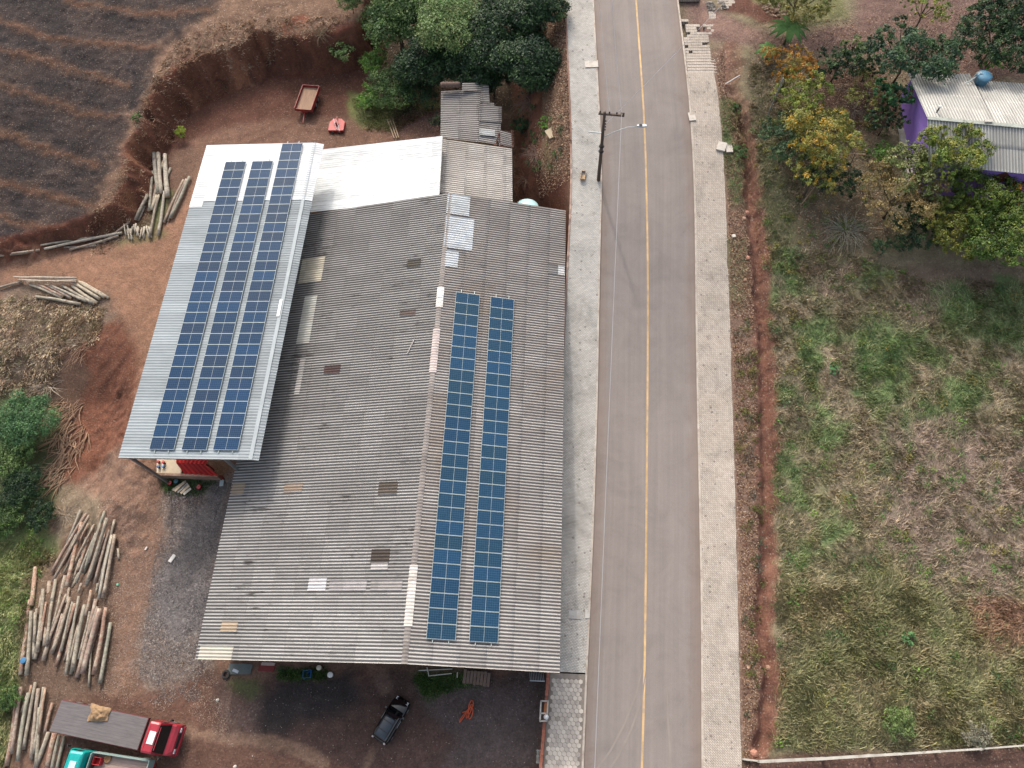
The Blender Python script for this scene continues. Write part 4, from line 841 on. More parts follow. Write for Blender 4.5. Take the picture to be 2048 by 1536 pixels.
def log(px1, px2, wpx, label, group, m, lift=0.0, name='log', up2=None):
    a = AG(*px1); b_ = AG(*px2); dep = abs((CM.T @ (a - CP))[2]); r = wpx / 2 * dep / FOC; a = a + [0, 0, r + lift]; b_ = b_ + [0, 0, r * .9 + (up2 if up2 is not None else lift)]
    L = np.linalg.norm(b_ - a); n = max(3, int(L / .8)); off = (a + b_) / 2; d = (b_ - a) / L; sd = np.array([-d[1], d[0], 0]); cur = random.uniform(-.02, .02) * L; pts = []; rr = []
    tp = random.uniform(.72, .95)
    for i in range(n + 1):
        t_ = i / n; p = a + (b_ - a) * t_ + sd * (cur * math.sin(math.pi * t_) + random.uniform(-.02, .02)) + [0, 0, random.uniform(-.01, .01)]
        pts.append(p - off); rr.append(r * (1 - (1 - tp) * (1 - t_)) * random.uniform(.94, 1.06))
    mb = MB(); mb.tube(pts, rr, 10); mb.mi[-1] = 1; mb.mi[-2] = 1
    o = mb.obj(name, [m, m_cut], None, True); o.location = [float(v) for v in off]; return tag(o, label, 'log' if name == 'log' else name.replace('_', ' '), group)
def Zq(o, k): return lambda x, y: (o[0] + x / k, o[1] + y / k)
z = Zq((0, 1000), 4.389)
UP = [(722, 92, 600, 390, 15, 'g'), (775, 125, 470, 640, 17, 'a'), (805, 145, 488, 715, 15, 'a'), (742, 210, 612, 765, 19, 'o'), (792, 215, 570, 650, 14, 'a'), (825, 228, 684, 640, 14, 'o'), (930, 100, 742, 645, 18, 'g'), (905, 215, 800, 560, 14, 'a'), (962, 168, 780, 755, 17, 'a'), (970, 268, 848, 730, 15, 'a'), (1020, 178, 892, 730, 14, 'o'), (1004, 318, 888, 872, 14, 'w'), (1030, 312, 926, 866, 17, 'a'), (740, 738, 706, 818, 14, 'a'), (872, 735, 856, 812, 12, 'a'), (700, 640, 640, 765, 12, 'a'), (660, 470, 578, 650, 12, 'a'), (860, 300, 690, 735, 13, 'g')]
MM = {'a': ml_a, 'g': ml_g, 'o': ml_o, 'w': ml_w}; DC = {'a': 'brown barked', 'g': 'greyish', 'o': 'reddish brown', 'w': 'pale stripped'}
LW = 1.2
def pile(L, zf, where, grp, nm='log'):
    L = sorted(L, key=lambda q: (q[0] + q[2]) / 2)
    for i, q in enumerate(L):
        w_ = q[4] / K_ * LW
        log(zf(q[0], q[1]), zf(q[2], q[3]), w_, '%s log, %s from the left in %s' % (DC[q[5]], ORD[i], where), grp, MM[q[5]], lift=(0, .26, .12)[i % 3] * (1 if LW > 1.2 else .5), name=nm)
K_ = 4.389; LW = 1.7
UP += [(690, 330, 560, 560, 13, 'a'), (840, 220, 640, 620, 13, 'a'), (900, 330, 760, 740, 13, 'o'), (930, 300, 800, 700, 12, 'a'), (985, 380, 860, 800, 12, 'a'), (760, 330, 650, 700, 12, 'a'), (680, 300, 520, 600, 13, 'a'), (1000, 300, 930, 600, 12, 'o')]
pile(UP, z, 'the upper pile beside the dirt track', 'logs in the upper pile')
log(z(1040, 430), z(1047, 522), 20 / K_, 'short whitish log lying just right of the upper pile', 'logs in the upper pile', ml_w)
LOW = [(328, 600, 292, 930, 22, 'o'), (275, 880, 190, 1536, 22, 'o'), (302, 980, 262, 1542, 20, 'a'), (372, 838, 318, 1180, 14, 'a'), (405, 790, 352, 1340, 20, 'a'), (447, 718, 405, 1280, 22, 'a'), (512, 708, 480, 900, 16, 'g'), (592, 670, 398, 1412, 20, 'a'), (600, 830, 425, 1280, 16, 'a'), (640, 860, 480, 1350, 18, 'a'), (322, 990, 305, 1395, 18, 'w'), (352, 1200, 322, 1400, 16, 'w'), (676, 910, 505, 1468, 18, 'o'), (716, 850, 603, 1536, 16, 'g'), (742, 930, 632, 1530, 16, 'g'), (772, 925, 662, 1508, 22, 'w'), (822, 798, 772, 1020, 16, 'o'), (852, 872, 686, 1560, 22, 'a'), (870, 940, 795, 1200, 16, 'a'), (905, 960, 752, 1530, 26, 'a'), (955, 950, 850, 1536, 22, 'o'), (985, 1080, 892, 1620, 20, 'g'), (700, 1100, 620, 1450, 14, 'a'), (560, 1000, 468, 1340, 16, 'a'), (642, 1180, 570, 1410, 14, 'o'), (820, 1250, 795, 1640, 12, 'a'), (480, 900, 440, 1250, 16, 'a'), (622, 775, 600, 900, 14, 'a')]
LOW += [(660, 900, 560, 1330, 14, 'a'), (800, 980, 700, 1400, 13, 'a'), (420, 900, 370, 1240, 13, 'o'), (540, 820, 450, 1150, 13, 'a'), (700, 940, 580, 1380, 13, 'a'), (880, 1050, 760, 1480, 13, 'o'), (930, 1020, 820, 1530, 13, 'a'), (345, 960, 325, 1250, 13, 'a')]
pile(LOW, z, 'the middle pile', 'logs in the middle pile')
K_ = 5.12; LW = 1.35; z = Zq((0, 1300), 5.12)
LL = [(185, 470, 78, 1190, 32, 'o'), (245, 380, 152, 1060, 26, 'a'), (330, 360, 200, 960, 24, 'o'), (325, 440, 215, 1140, 28, 'g'), (385, 330, 262, 1020, 24, 'a'), (405, 395, 335, 1120, 32, 'a'), (430, 590, 378, 1060, 24, 'g'), (470, 380, 392, 1208, 28, 'a'), (495, 390, 430, 850, 20, 'o'), (555, 540, 478, 850, 24, 'o'), (512, 840, 372, 1208, 34, 'g'), (580, 850, 500, 1220, 44, 'o'), (640, 870, 560, 1240, 28, 'a'), (682, 880, 598, 1240, 26, 'g'), (290, 470, 238, 640, 18, 'a')]
pile(LL, z, 'the lower pile behind the trucks', 'logs in the lower pile')
K_ = 2.926; LW = 1.15; z = Zq((0, 0), 2.926)
NP = [(908, 905, 935, 1142, 20, 'w'), (935, 908, 954, 1144, 20, 'w'), (975, 918, 990, 1164, 25, 'w'), (902, 1010, 880, 1242, 16, 'a'), (962, 950, 895, 1230, 16, 'o'), (1002, 990, 960, 1100, 14, 'a'), (966, 1130, 932, 1386, 18, 'w'), (938, 1150, 886, 1392, 14, 'a'), (925, 1150, 892, 1236, 18, 'w'), (872, 1150, 800, 1296, 16, 'a'), (850, 1210, 812, 1296, 12, 'a'), (1080, 1060, 966, 1308, 14, 'o'), (1095, 1052, 990, 1296, 12, 'a'), (1116, 1046, 1006, 1286, 18, 'g')]
pile(NP, z, 'the pile left of the white shed end', 'logs left of the metal shed')
PO = [(245, 1442, 560, 1394, 12, 'a'), (270, 1466, 722, 1372, 14, 'w'), (415, 1468, 700, 1386, 14, 'a'), (0, 1502, 235, 1466, 14, 'a'), (610, 1424, 762, 1302, 12, 'a'), (80, 1492, 175, 1480, 14, 'a'), (380, 1452, 565, 1442, 12, 'a')]
pile(PO, z, 'the line of poles along the burnt field', 'poles along the burnt field')
for k in range(17):
    x = 735 + k * 8.8 + random.uniform(-4, 4); y0 = 1330 + random.uniform(-14, 20); log(z(x, y0), z(x + random.uniform(-14, 26), y0 + random.uniform(45, 72)), 10 / K_, 'short pale firewood stick in the small heap by the track', 'firewood sticks', ml_w, lift=random.uniform(0, .2), name='firewood_stick')
K_ = 3.413; z = Zq((0, 480), 3.413)
MP = [(215, 310, 432, 402, 20, 'w'), (268, 312, 440, 396, 16, 'o'), (322, 314, 492, 402, 18, 'a'), (360, 320, 602, 428, 18, 'w'), (432, 318, 652, 442, 20, 'a'), (500, 318, 668, 436, 20, 'w'), (520, 305, 692, 410, 20, 'w'), (545, 292, 720, 398, 18, 'w'), (562, 290, 748, 400, 16, 'w'), (255, 394, 558, 446, 20, 'w')]
pile(MP, z, 'the slanting pile west of the track', 'logs in the slanting pile')
TPq = [(118, 275, 545, 280, 14, 'w'), (150, 290, 545, 297, 12, 'w'), (0, 335, 162, 294, 18, 'a'), (205, 303, 540, 307, 14, 'a')]
for i, q in enumerate(TPq): log(z(q[0], q[1]), z(q[2], q[3]), q[4] / K_, ['long pale pole lying topmost across the slanting pile', 'thin pole lying second across the slanting pile', 'grey pole leaning out left of the slanting pile', 'brown pole lying lowest across the slanting pile'][i], 'poles across the slanting pile', MM[q[5]], lift=.45 if i != 2 else .1)

# ------------------------------------------------------------------ VEGETATION
def foliage(blobs, n, size, cols, per=26, gap=.16):
    """blobs: (x,y,z,r,rz) ; leaves gathered in clumps spread through each blob"""
    P = []; O = []; Cc = []
    wts = np.array([b_[3] ** 2 * b_[4] for b_ in blobs]) ** .7; wts /= wts.sum()
    for b_, wt in zip(blobs, wts):
        k = max(3, int(n * wt / per)); d = rng.normal(size=(k, 3)); d[:, 2] = np.abs(d[:, 2]) * .9 - .25; d /= np.linalg.norm(d, axis=1)[:, None]
        rad = rng.uniform(.45, 1.08, (k, 1)) ** .6; cen = np.array(b_[:3]) + d * rad * [b_[3], b_[3], b_[4]]
        m_ = per; loc = rng.normal(size=(k, m_, 3)) * b_[3] * gap * rng.uniform(.6, 1.4, (k, 1, 1)) * [1, 1, .6]
        P.append((cen[:, None] + loc).reshape(-1, 3)); O.append(np.repeat(d, m_, 0))
        tc = cols[rng.integers(0, len(cols), k)] * rng.uniform(.62, 1.35, (k, 1)); Cc.append(np.repeat(tc, m_, 0))
    P = np.concatenate(P); O = np.concatenate(O); Cc = np.concatenate(Cc) * rng.uniform(.7, 1.35, (len(P), 1)); n = len(P)
    nr = O * .7 + rng.normal(size=(n, 3)) * .6 + [0, 0, .5]; nr /= np.linalg.norm(nr, axis=1)[:, None]
    a = rng.normal(size=(n, 3)); a -= (a * nr).sum(1)[:, None] * nr; a /= np.linalg.norm(a, axis=1)[:, None]; b2 = np.cross(nr, a)
    s = size * rng.uniform(.55, 1.35, (n, 1)); V = np.stack([P - a * s, P + b2 * s * .45, P + a * s, P - b2 * s * .45], 1)
    return V.reshape(-1, 3), np.arange(n * 4, dtype=np.int32).reshape(n, 4), np.repeat(np.clip(Cc, .004, 1), 4, 0)
KF = .74
def fc(*cs): return np.array([l3(c, KF) for c in cs])
G_DARK = fc((42, 68, 42), (54, 80, 46), (38, 60, 42), (66, 92, 50)); G_MID = fc((78, 108, 58), (92, 120, 62), (66, 96, 52), (106, 128, 72)); G_LIGHT = fc((112, 140, 82), (128, 152, 92), (96, 128, 72), (138, 150, 96))
G_YEL = fc((144, 142, 70), (168, 150, 66), (140, 142, 68), (112, 126, 62), (190, 154, 58), (124, 132, 66)); G_OLI = fc((126, 128, 66), (142, 138, 72), (108, 116, 58), (152, 140, 80)); G_BLUE = fc((64, 92, 62), (76, 104, 68), (56, 80, 54), (92, 116, 78))
G_YG = fc((136, 146, 62), (118, 136, 58), (150, 150, 70), (98, 120, 52)); G_OR = fc((178, 122, 50), (160, 122, 58), (132, 124, 62), (190, 134, 46)); G_BRI = fc((104, 146, 66), (124, 158, 70), (90, 132, 60)); G_BRN = fc((150, 128, 84), (138, 118, 74), (160, 142, 96), (122, 112, 68))
def tree(px, py, rpx, h, cols, label, cat='tree', name='tree', n=5000, size=.2, group=None, blobs=None, lobes=6, flat=.75, spread=.62, trunk=True, gap=.16, limbs=5):
    P = AG(px, py); zt = h * .62
    for _ in range(6): Q = AT(px, py, P[2] + zt); g0 = float(zg(Q[0], Q[1])); P = np.array([Q[0], Q[1], g0])
    dep = abs((CM.T @ (Q - CP))[2]); r = rpx * dep / FOC * (1.1 if name == 'garden_tree' else 1.0); n = int(n * (2.1 if name != 'garden_tree' else 1.6)); size = size * .74
    e = empty(name, P, random.uniform(-.05, .05), label, cat, group); bl = []
    rr = r * (.58 if name != 'garden_tree' else .46); bl.append((0, 0, zt, rr, min(rr * 1.1, h * .36)))
    for i in range(lobes):
        a = 2 * math.pi * (i + random.uniform(-.3, .3)) / lobes; q = r * spread * random.uniform(.75, 1.1); k = random.uniform(.26, .56) if name != 'garden_tree' else random.uniform(.2, .46)
        bl.append((q * math.cos(a), q * math.sin(a), zt + random.uniform(-.22, .16) * h * .6, r * k, min(r * k * flat * 1.2, h * .3)))
    V, F, c = foliage(bl, n, size, cols, gap=gap)
    V = V[:]; V[:, 2] = np.maximum(V[:, 2], .03)
    meshobj('crown', V, F, m_leaf, e, False, {'col': ('FLOAT_COLOR', c)})
    if trunk:
        tr_ = max(.05, h * .02 + r * .012); mb = MB(); mb.tube([(0, 0, -.3), (.03, .02, h * .2), (-.04 * r, .05, h * .42), (0, 0, zt + .1)], [tr_ * 1.4, tr_, tr_ * .8, tr_ * .5], 7); mb.obj('trunk', m_bark, e, True)
        for b_ in bl[1:1 + limbs]: MB().tube([(0, 0, h * .3), (b_[0] * .45, b_[1] * .45, h * .42), (b_[0] * .9, b_[1] * .9, b_[2])], [tr_ * .55, tr_ * .4, tr_ * .15], 5, cap=False).obj('limb', m_bark, e, True)
    return e
B_ = 'trees behind the annexes'
for a in [(790, 28, 78, 8, G_MID, 'dark green tree at the far left of the wood behind the annexes', 9000, .2), (905, 45, 82, 9, G_LIGHT, 'feathery light green tree in the middle of the wood behind the annexes', 14000, .17),
          (1010, 60, 92, 10, G_DARK, 'broad dark tree nearest the pavement behind the annexes', 15000, .2), (1058, 118, 66, 7, G_DARK, 'dark rounded tree overhanging the leafy bank by the pavement', 9000, .18), (955, 118, 66, 7, G_DARK, 'dark tree overhanging the mossy annex roof', 9000, .18),
          (850, 110, 62, 6, G_DARK, 'dark green tree between the light feathery tree and the grassy clearing', 8000, .18), (1080, 10, 56, 7, G_DARK, 'dark tree at the picture top beside the pavement', 6000, .18), (735, 20, 40, 5, G_MID, 'small green tree on the rim of the cut bank', 3500, .16), (985, 150, 44, 4.5, G_BLUE, 'low bluish green tree right of the mossy roof', 4500, .16), (905, 130, 42, 5, G_BLUE, 'bluish dark tree above the rolled bundle', 4500, .16)]:
    tree(a[0], a[1], a[2], a[3], a[4], a[5], n=a[6], size=a[7], group=B_)
BU = 'bushes behind the annexes'
for a in [(745, 128, 34, 2.6, G_BRI, 'bright green bush below the wood edge'), (790, 165, 52, 3.4, G_MID, 'spreading green bush above the grassy clearing'), (738, 192, 30, 1.8, G_BRI, 'yellow green low bush beside the grassy clearing'), (686, 118, 27, 2.2, G_LIGHT, 'small light green bush standing alone at the cut bank'), (840, 180, 46, 2.6, G_DARK, 'dark bush left of the mossy roof'), (876, 240, 17, 2.4, G_DARK, 'narrow dark bush touching the mossy roof side'),
          (1040, 252, 22, 1.8, G_DARK, 'dark bush right of the annex corner'), (720, 75, 26, 2.0, G_MID, 'thin bush growing on the cut bank slope')]:
    tree(*a[:5], a[5], 'bush', 'bush', n=int(a[2] ** 2 * 1.6), size=.12, group=BU, limbs=3)
tree(328, 212, 13, 1.4, fc((176, 190, 74), (150, 172, 66)), 'small yellow green shrub at the foot of the cut bank', 'bush', 'bush', n=420, size=.12, limbs=3)
tree(300, 275, 14, 1.0, G_MID, 'low dark shrub on the bank left of the white roof', 'bush', 'bush', n=300, size=.1, limbs=3)
LB = 'bushes on the lower left slope'
for a in [(50, 835, 64, 3.4, fc((86, 124, 78), (100, 136, 84), (76, 112, 74)), 'large feathery green bush at the left edge', .17), (28, 905, 52, 2.6, G_MID, 'green bush just below the large feathery one', .16), (42, 975, 48, 2.2, G_DARK, 'dark green bush in the lower left hollow', .15), (85, 1030, 34, 1.6, G_DARK, 'dark leafy bush beside the dry twigs', .14), (12, 1035, 42, 1.8, G_MID, 'green bush cut by the left edge', .15), (15, 1400, 26, 1.3, G_MID, 'green bush left of the long orange log', .13)]:
    tree(*a[:5], a[5], 'bush', 'bush', n=int(a[2] ** 2 * 1.7), size=a[6] * .75, group=LB, limbs=3)
EB = 'trees in the garden of the purple house'
for a in [(1582, 128, 40, 5, G_OR, 'orange tinted tree below the banana plant', .13), (1602, 180, 42, 4.6, G_YG, 'yellow green tree in the roadside row', .14), (1610, 225, 36, 4.2, G_OLI, 'olive tree above the bluish one in the roadside row', .13), (1574, 272, 44, 3.6, G_BLUE, 'bluish green tree nearest the red ditch', .14), (1658, 268, 56, 6.2, G_YEL, 'golden yellow tree in the garden', .14), (1630, 345, 40, 5.0, G_YEL, 'sparse yellow tree below the golden one', .13), (1662, 345, 40, 3.2, G_DARK, 'dark green tree under the golden trees', .14),
          (1682, 118, 38, 4.2, G_DARK, 'dense dark round tree beside the dirt drive', .15), (1822, 100, 62, 6, fc((60, 88, 58), (74, 102, 62), (52, 80, 60)), 'large dark green tree touching the house roof corner', .17), (1790, 182, 27, 4.6, fc((70, 116, 72), (88, 132, 80), (60, 102, 70)), 'broad leaved green tree against the purple gable', .2), (1776, 236, 28, 3.4, G_DARK, 'dark leafy tree below the broad leaved one', .15),
          (1745, 182, 38, 3.0, G_OLI, 'pale olive shrub like tree left of the gable', .13), (1905, 300, 52, 8, G_YG, 'tall yellow green tree standing over the south roof slope', .15), (1850, 330, 50, 6.5, fc((122, 134, 78), (138, 142, 90), (106, 122, 66)), 'green tree hiding the house corner', .15), (1800, 385, 66, 5.4, G_BRN, 'wide tree with thin brownish leaves', .13), (1905, 452, 52, 4.4, fc((120, 126, 52), (104, 116, 48), (138, 134, 60)), 'dark yellow green tree below the house', .14), (1978, 400, 62, 5.2, fc((96, 118, 46), (114, 130, 54), (76, 98, 42)), 'dense green tree in front of the purple wall', .15),
          (2030, 470, 74, 5.5, fc((78, 104, 44), (96, 120, 50), (62, 88, 40), (114, 128, 56)), 'big green tree at the right edge below the house', .15), (2040, 385, 40, 4.5, G_OR, 'reddish brown tipped tree at the right edge', .13), (1840, 440, 42, 3.4, G_DARK, 'dark tree in the shade below the brownish one', .14), (2005, 60, 62, 6, G_DARK, 'dark tree in the upper right corner', .16), (2030, 20, 60, 7, G_DARK, 'bluish dark tree at the top right corner', .16), (1985, 118, 22, 3.6, G_BRI, 'small bright tree rising behind the roof water tank', .15),
          (1712, 88, 22, 3.4, G_LIGHT, 'small pale green tree behind the dark round tree', .14), (1736, 135, 24, 2.4, G_DARK, 'small dark tree right of the dark round one', .13), (1856, 8, 36, 4.5, G_YG, 'thin yellow green tree at the picture top', .13), (1600, -12, 60, 5, G_OLI, 'olive tree cut by the picture top', .14)]:
    nf = int(a[2] ** 2 * 2.6)
    if 'sparse' in a[5] or 'thin' in a[5] or 'pale olive' in a[5]: nf = int(nf * .6)
    tree(*a[:5], a[5], 'tree', 'garden_tree', n=int(nf * .8), size=a[6] * .9, group=EB, gap=.13, spread=.95, lobes=11)
SB_ = 'shrubs in the garden and field'
for a in [(1672, 232, 26, 1.6, G_OLI, 'low olive shrub right of the roadside row'), (1690, 255, 20, 1.2, G_MID, 'small shrub on the bare garden soil'), (1762, 305, 26, 1.2, G_BRI, 'fresh green ground shrub left of the purple wall'), (1762, 492, 24, 1.3, G_BLUE, 'bluish low shrub at the field edge'), (1812, 488, 24, 1.3, G_BLUE, 'second bluish shrub at the field edge, nearer the trees'), (1800, 1450, 32, 1.4, fc((110, 132, 76), (122, 140, 84)), 'soft green bush near the fence'), (1955, 1470, 28, 1.0, fc((140, 138, 118), (152, 146, 126)), 'grey dried bush near the fence'), (1818, 1275, 14, .7, fc((96, 140, 90), (110, 150, 96)), 'small bluish weed in the tall grass'), (1668, 738, 14, .7, fc((90, 134, 88), (104, 146, 92)), 'small bluish weed near the red ditch'),
          (1485, 300, 20, .5, G_MID, 'green weed clump on the verge beside the slabs'), (1470, 215, 16, .4, G_MID, 'green weed clump on the verge by the far ditch'), (1090, 245, 18, .5, G_BRI, 'bright green weed patch by the square slab')]:
    tree(*a[:5], a[5], 'bush', 'shrub', n=int(a[2] ** 2 * 1.5), size=.09, group=SB_, trunk=True, limbs=2)
def banana(px, py, h, n, L, label):
    P = AG(px, py); e = empty('banana_plant', P, 0, label, 'banana plant', 'banana plants'); mb = MB(); mb.tube([(0, 0, -.1), (.05, 0, h * .5), (0, .03, h)], [.16, .13, .08], 8); mb.obj('stem', mat((120, 128, 84), .8, .2, 3), e, True)
    for i in range(n):
        a = 2 * math.pi * i / n + random.uniform(-.2, .2); ll = L * random.uniform(.8, 1.1); V = []; F = []
        for k in range(7):
            t_ = k / 6; x = ll * t_; zz = h + ll * (.55 * t_ - .75 * t_ * t_); w_ = .26 * math.sin(math.pi * min(1, t_ * .93 + .07)) + .02
            for s in (-1, 0, 1): V.append((x * math.cos(a) - s * w_ * math.sin(a), x * math.sin(a) + s * w_ * math.cos(a), zz - (abs(s) * .08)))
        for k in range(6):
            b_ = k * 3; F += [(b_, b_ + 1, b_ + 4, b_ + 3), (b_ + 1, b_ + 2, b_ + 5, b_ + 4)]
        MB().add(V, F).obj('leaf', mat((80, 112, 62), .8, .3, 2, spec=.1), e, True)
banana(1568, 88, 1.9, 13, 2.0, 'large banana plant with long arching leaves beside the drive')
banana(1533, 118, 1.1, 8, 1.3, 'small banana plant left of the large one')
# bare bushes and brush heaps
def brush(px, py, rpx, n, c, label, name='brush_heap', cat='brush heap', group=None, dome=.5, th=.02, long=1.0, dirn=None):
    P = AG(px, py); dep = abs((CM.T @ (P - CP))[2]); r = rpx * dep / FOC; mb = MB()
    for i in range(n):
        if dirn is None:
            a = random.uniform(0, 6.283); q = random.uniform(0, .35) * r; b_ = a + random.uniform(-.7, .7)
        else: a = random.uniform(0, 6.283); q = r * math.sqrt(random.random()) * .8; b_ = dirn + random.gauss(0, .45)
        p = Vector((q * math.cos(a), q * math.sin(a), random.uniform(0, .25) * dome)); L = r * random.uniform(.5, 1.0) * long; pts = [p]
        for k in range(1, 4):
            b_ += random.uniform(-.35, .35); p = p + Vector((math.cos(b_) * L / 3, math.sin(b_) * L / 3, dome * L / 3 * (.9 - .5 * k) + random.uniform(-.05, .05))); pts.append(p)
        t0 = th * random.uniform(.6, 1.5); mb.tube(pts, [t0, t0 * .8, t0 * .6, t0 * .3], 4, cap=False)
    o = mb.obj(name, mat(c, .9, .25, 4), None, True); o.location = [float(v) for v in P]; return tag(o, label, cat, group)
HB = 'heaps of dry branches on the western slope'
for a in [(95, 770, 46, 60, (196, 180, 160), 'pale fan of dry twigs above the left bushes', None, .022), (135, 815, 44, 70, (184, 150, 122), 'tangle of brown branches on the red slope', -2.2, .04), (142, 880, 46, 80, (176, 142, 114), 'dense heap of brown branches beside the large bush', -1.9, .045), (120, 945, 42, 60, (180, 148, 122), 'long loose branches running down to the lower hollow', -2.2, .04), (160, 700, 34, 45, (170, 136, 110), 'brown twig heap at the head of the red slope', -2.3, .028), (60, 660, 54, 60, (146, 124, 106), 'dry brush patch below the slanting log pile', None, .02), (130, 1030, 34, 60, (172, 154, 134), 'pale dry twigs above the upper log pile', None, .018),
          (80, 620, 40, 40, (120, 100, 84), 'brown brush beside the slanting logs', None, .02)]:
    brush(a[0], a[1], a[2], a[3], a[4], a[5], group=HB, dirn=a[6], th=a[7], dome=.45, long=1.0 if a[6] is None else 1.25)
BB = 'bare bushes'
for a in [(1690, 462, 56, 110, (150, 146, 128), 'bare grey bush with fanning branches at the field edge', .02), (1708, 222, 34, 70, (134, 120, 108), 'bare thorny bush between the clothes posts', .016), (1060, 210, 40, 80, (140, 118, 104), 'dry leaning stems on the bank below the dark trees', .018), (1072, 310, 32, 60, (138, 112, 98), 'grey brown dead branches beside the annex', .025), (1050, 360, 24, 40, (128, 104, 90), 'dead branches above the blue tank', .02), (640, 70, 34, 40, (126, 112, 88), 'dry hanging bush on the rim of the cut bank', .018), (1895, 480, 30, 30, (150, 140, 120), 'bare twiggy bush below the yellow green tree', .016)]:
    brush(a[0], a[1], a[2], a[3], a[4], a[5], 'bare_bush', 'bare bush', BB, th=a[6], dome=.9)

# grass blades and dry straw
def blades(name, poly, n, L, cols, lay=.6, label=None, wd=.018, mask=None, tuft=9, cfun=None):
    P = np.array(poly)[:, :2]; lo, hi = P.min(0), P.max(0); k = int(n * 1.8 / tuft) + 10
    q = rng.uniform(lo, hi, (k, 2)); q = q[sdf(P, q[:, 0], q[:, 1]) < 0]
    if mask is not None: q = q[mask(q[:, 0], q[:, 1])]
    q = q[:n // tuft]; ang = fbm(q[:, 0] * .5, q[:, 1] * .5, 33) * 5 + rng.normal(size=len(q)) * .7; tc = rng.uniform(.65, 1.35, (len(q), 1))
    base = cfun(q) if cfun is not None else cols[rng.integers(0, len(cols), len(q))]
    q2 = np.repeat(q, tuft, 0) + rng.normal(size=(len(q) * tuft, 2)) * .16; m_ = len(q2); a = np.repeat(ang, tuft) + rng.normal(size=m_) * .55
    l_ = L * rng.uniform(.5, 1.3, m_); el = rng.uniform(.15, 1.2, m_) * (1 - lay) + lay * rng.uniform(.05, .6, m_)
    z0 = zg(q2[:, 0], q2[:, 1]); b0 = np.c_[q2, z0 - .02]; d = np.c_[np.cos(a) * np.cos(el), np.sin(a) * np.cos(el), np.sin(el)]
    sd = np.c_[-np.sin(a), np.cos(a), rng.normal(size=m_) * .4] * (wd * rng.uniform(.7, 1.4, m_))[:, None]
    tip = b0 + d * l_[:, None] - [0, 0, .0]; mid = b0 + d * l_[:, None] * .55 + [0, 0, 1] * (l_ * .12)[:, None]
    V = np.stack([b0 - sd, b0 + sd, mid + sd * .8, tip, mid - sd * .8], 1).reshape(-1, 3)
    c = np.repeat(base * tc, tuft, 0) * rng.uniform(.7, 1.4, (m_, 1)); b5 = np.arange(m_, dtype=np.int32)[:, None] * 5
    F = (b5 + np.array([0, 1, 2, 4])).astype(np.int32); F2 = b5 + np.array([4, 2, 3, 3])
    F = np.concatenate([F, (b5 + np.array([4, 2, 3, 3]))[:, [0, 1, 2, 2]]]) if False else F
    V2 = V.reshape(m_, 5, 3); V = np.stack([V2[:, 0], V2[:, 1], V2[:, 2], V2[:, 3]], 1) if False else np.stack([b0 - sd, b0 + sd, tip + sd * .15, mid - sd], 1)
    F = np.arange(m_ * 4, dtype=np.int32).reshape(m_, 4)
    o = meshobj(name, V.reshape(-1, 3), F, m_leaf, None, False, {'col': ('FLOAT_COLOR', np.repeat(np.clip(c, .004, 1), 4, 0))}); return tag(o, label, 'grass', None, 'stuff')
GR = 1.35 * fc((108, 130, 70), (122, 138, 76), (94, 120, 62), (138, 148, 86)); ST = 1.35 * fc((176, 160, 128), (160, 142, 114), (190, 174, 142), (150, 134, 104)); MX = np.concatenate([GR, ST])
def fieldcol(q):
    ix = np.clip(np.searchsorted(gx, q[:, 0]), 0, len(gx) - 1); iy = np.clip(np.searchsorted(gy, q[:, 1]), 0, len(gy) - 1)
    g_ = C3[iy, ix] * 1.55; r_ = MX[rng.integers(0, len(MX), len(q))]; t_ = rng.uniform(.05, .42, (len(q), 1)); return g_ * (1 - t_) + r_ * t_
FIELD = [AG(*p) for p in [(1548, 500), (1700, 505), (1860, 560), (2110, 570), (2150, 900), (2150, 1480), (1540, 1500), (1560, 1380), (1548, 1100), (1552, 800), (1535, 600)]]
blades('field_grass', FIELD, 100000, .42, MX, .85, 'tangled green and straw coloured grass covering the field right of the ditch', cfun=fieldcol)
blades('tall_grass', [AG(*p) for p in [(1556, 1180), (1800, 1150), (2000, 1250), (2120, 1300), (2120, 1480), (1560, 1500)]], 46000, .5, GR, .72, 'taller yellow green grass in the near part of the field', cfun=fieldcol, wd=.02)
blades('slope_grass', [AG(*p) for p in [(-60, 1090), (60, 1080), (110, 1110), (75, 1150), (60, 1250), (28, 1400), (10, 1560), (-60, 1560)]], 16000, .5, GR, .5, 'green grass on the slope left of the log piles', cfun=fieldcol)
blades('verge_grass', [AG(*p) for p in VG], 5000, .22, GR, .3, 'short green grass on the verge between pavement and ditch', cfun=fieldcol)
blades('garden_grass', [AG(*p) for p in [(1500, 130), (1540, 130), (1600, 400), (1560, 560), (1515, 500), (1495, 280)]], 9000, .3, GR, .6, 'thin grass between the ditch and the garden trees', cfun=fieldcol)
blades('clearing_grass', [AG(*p) for p in [(705, 195), (790, 200), (875, 215), (790, 262), (730, 260)]], 6000, .4, G_BRI, .4, 'bright grass in the clearing behind the white roof', cfun=fieldcol)
blades('yard_weeds', [AG(*p) for p in [(830, 1350), (920, 1350), (965, 1362), (900, 1378), (850, 1395)]], 3500, .25, G_MID, .3, 'dark green weeds under the front eave near the boards')
blades('wall_weeds', [AG(*p) for p in [(560, 1338), (650, 1338), (650, 1356), (560, 1356)]], 1500, .3, G_MID, .3, 'green weeds in the shade of the front eave')
blades('shed_weeds', [AG(*p) for p in [(318, 958), (350, 952), (430, 962), (400, 988), (340, 985)]], 1800, .25, G_MID, .3, 'weeds around the planks at the metal shed end')
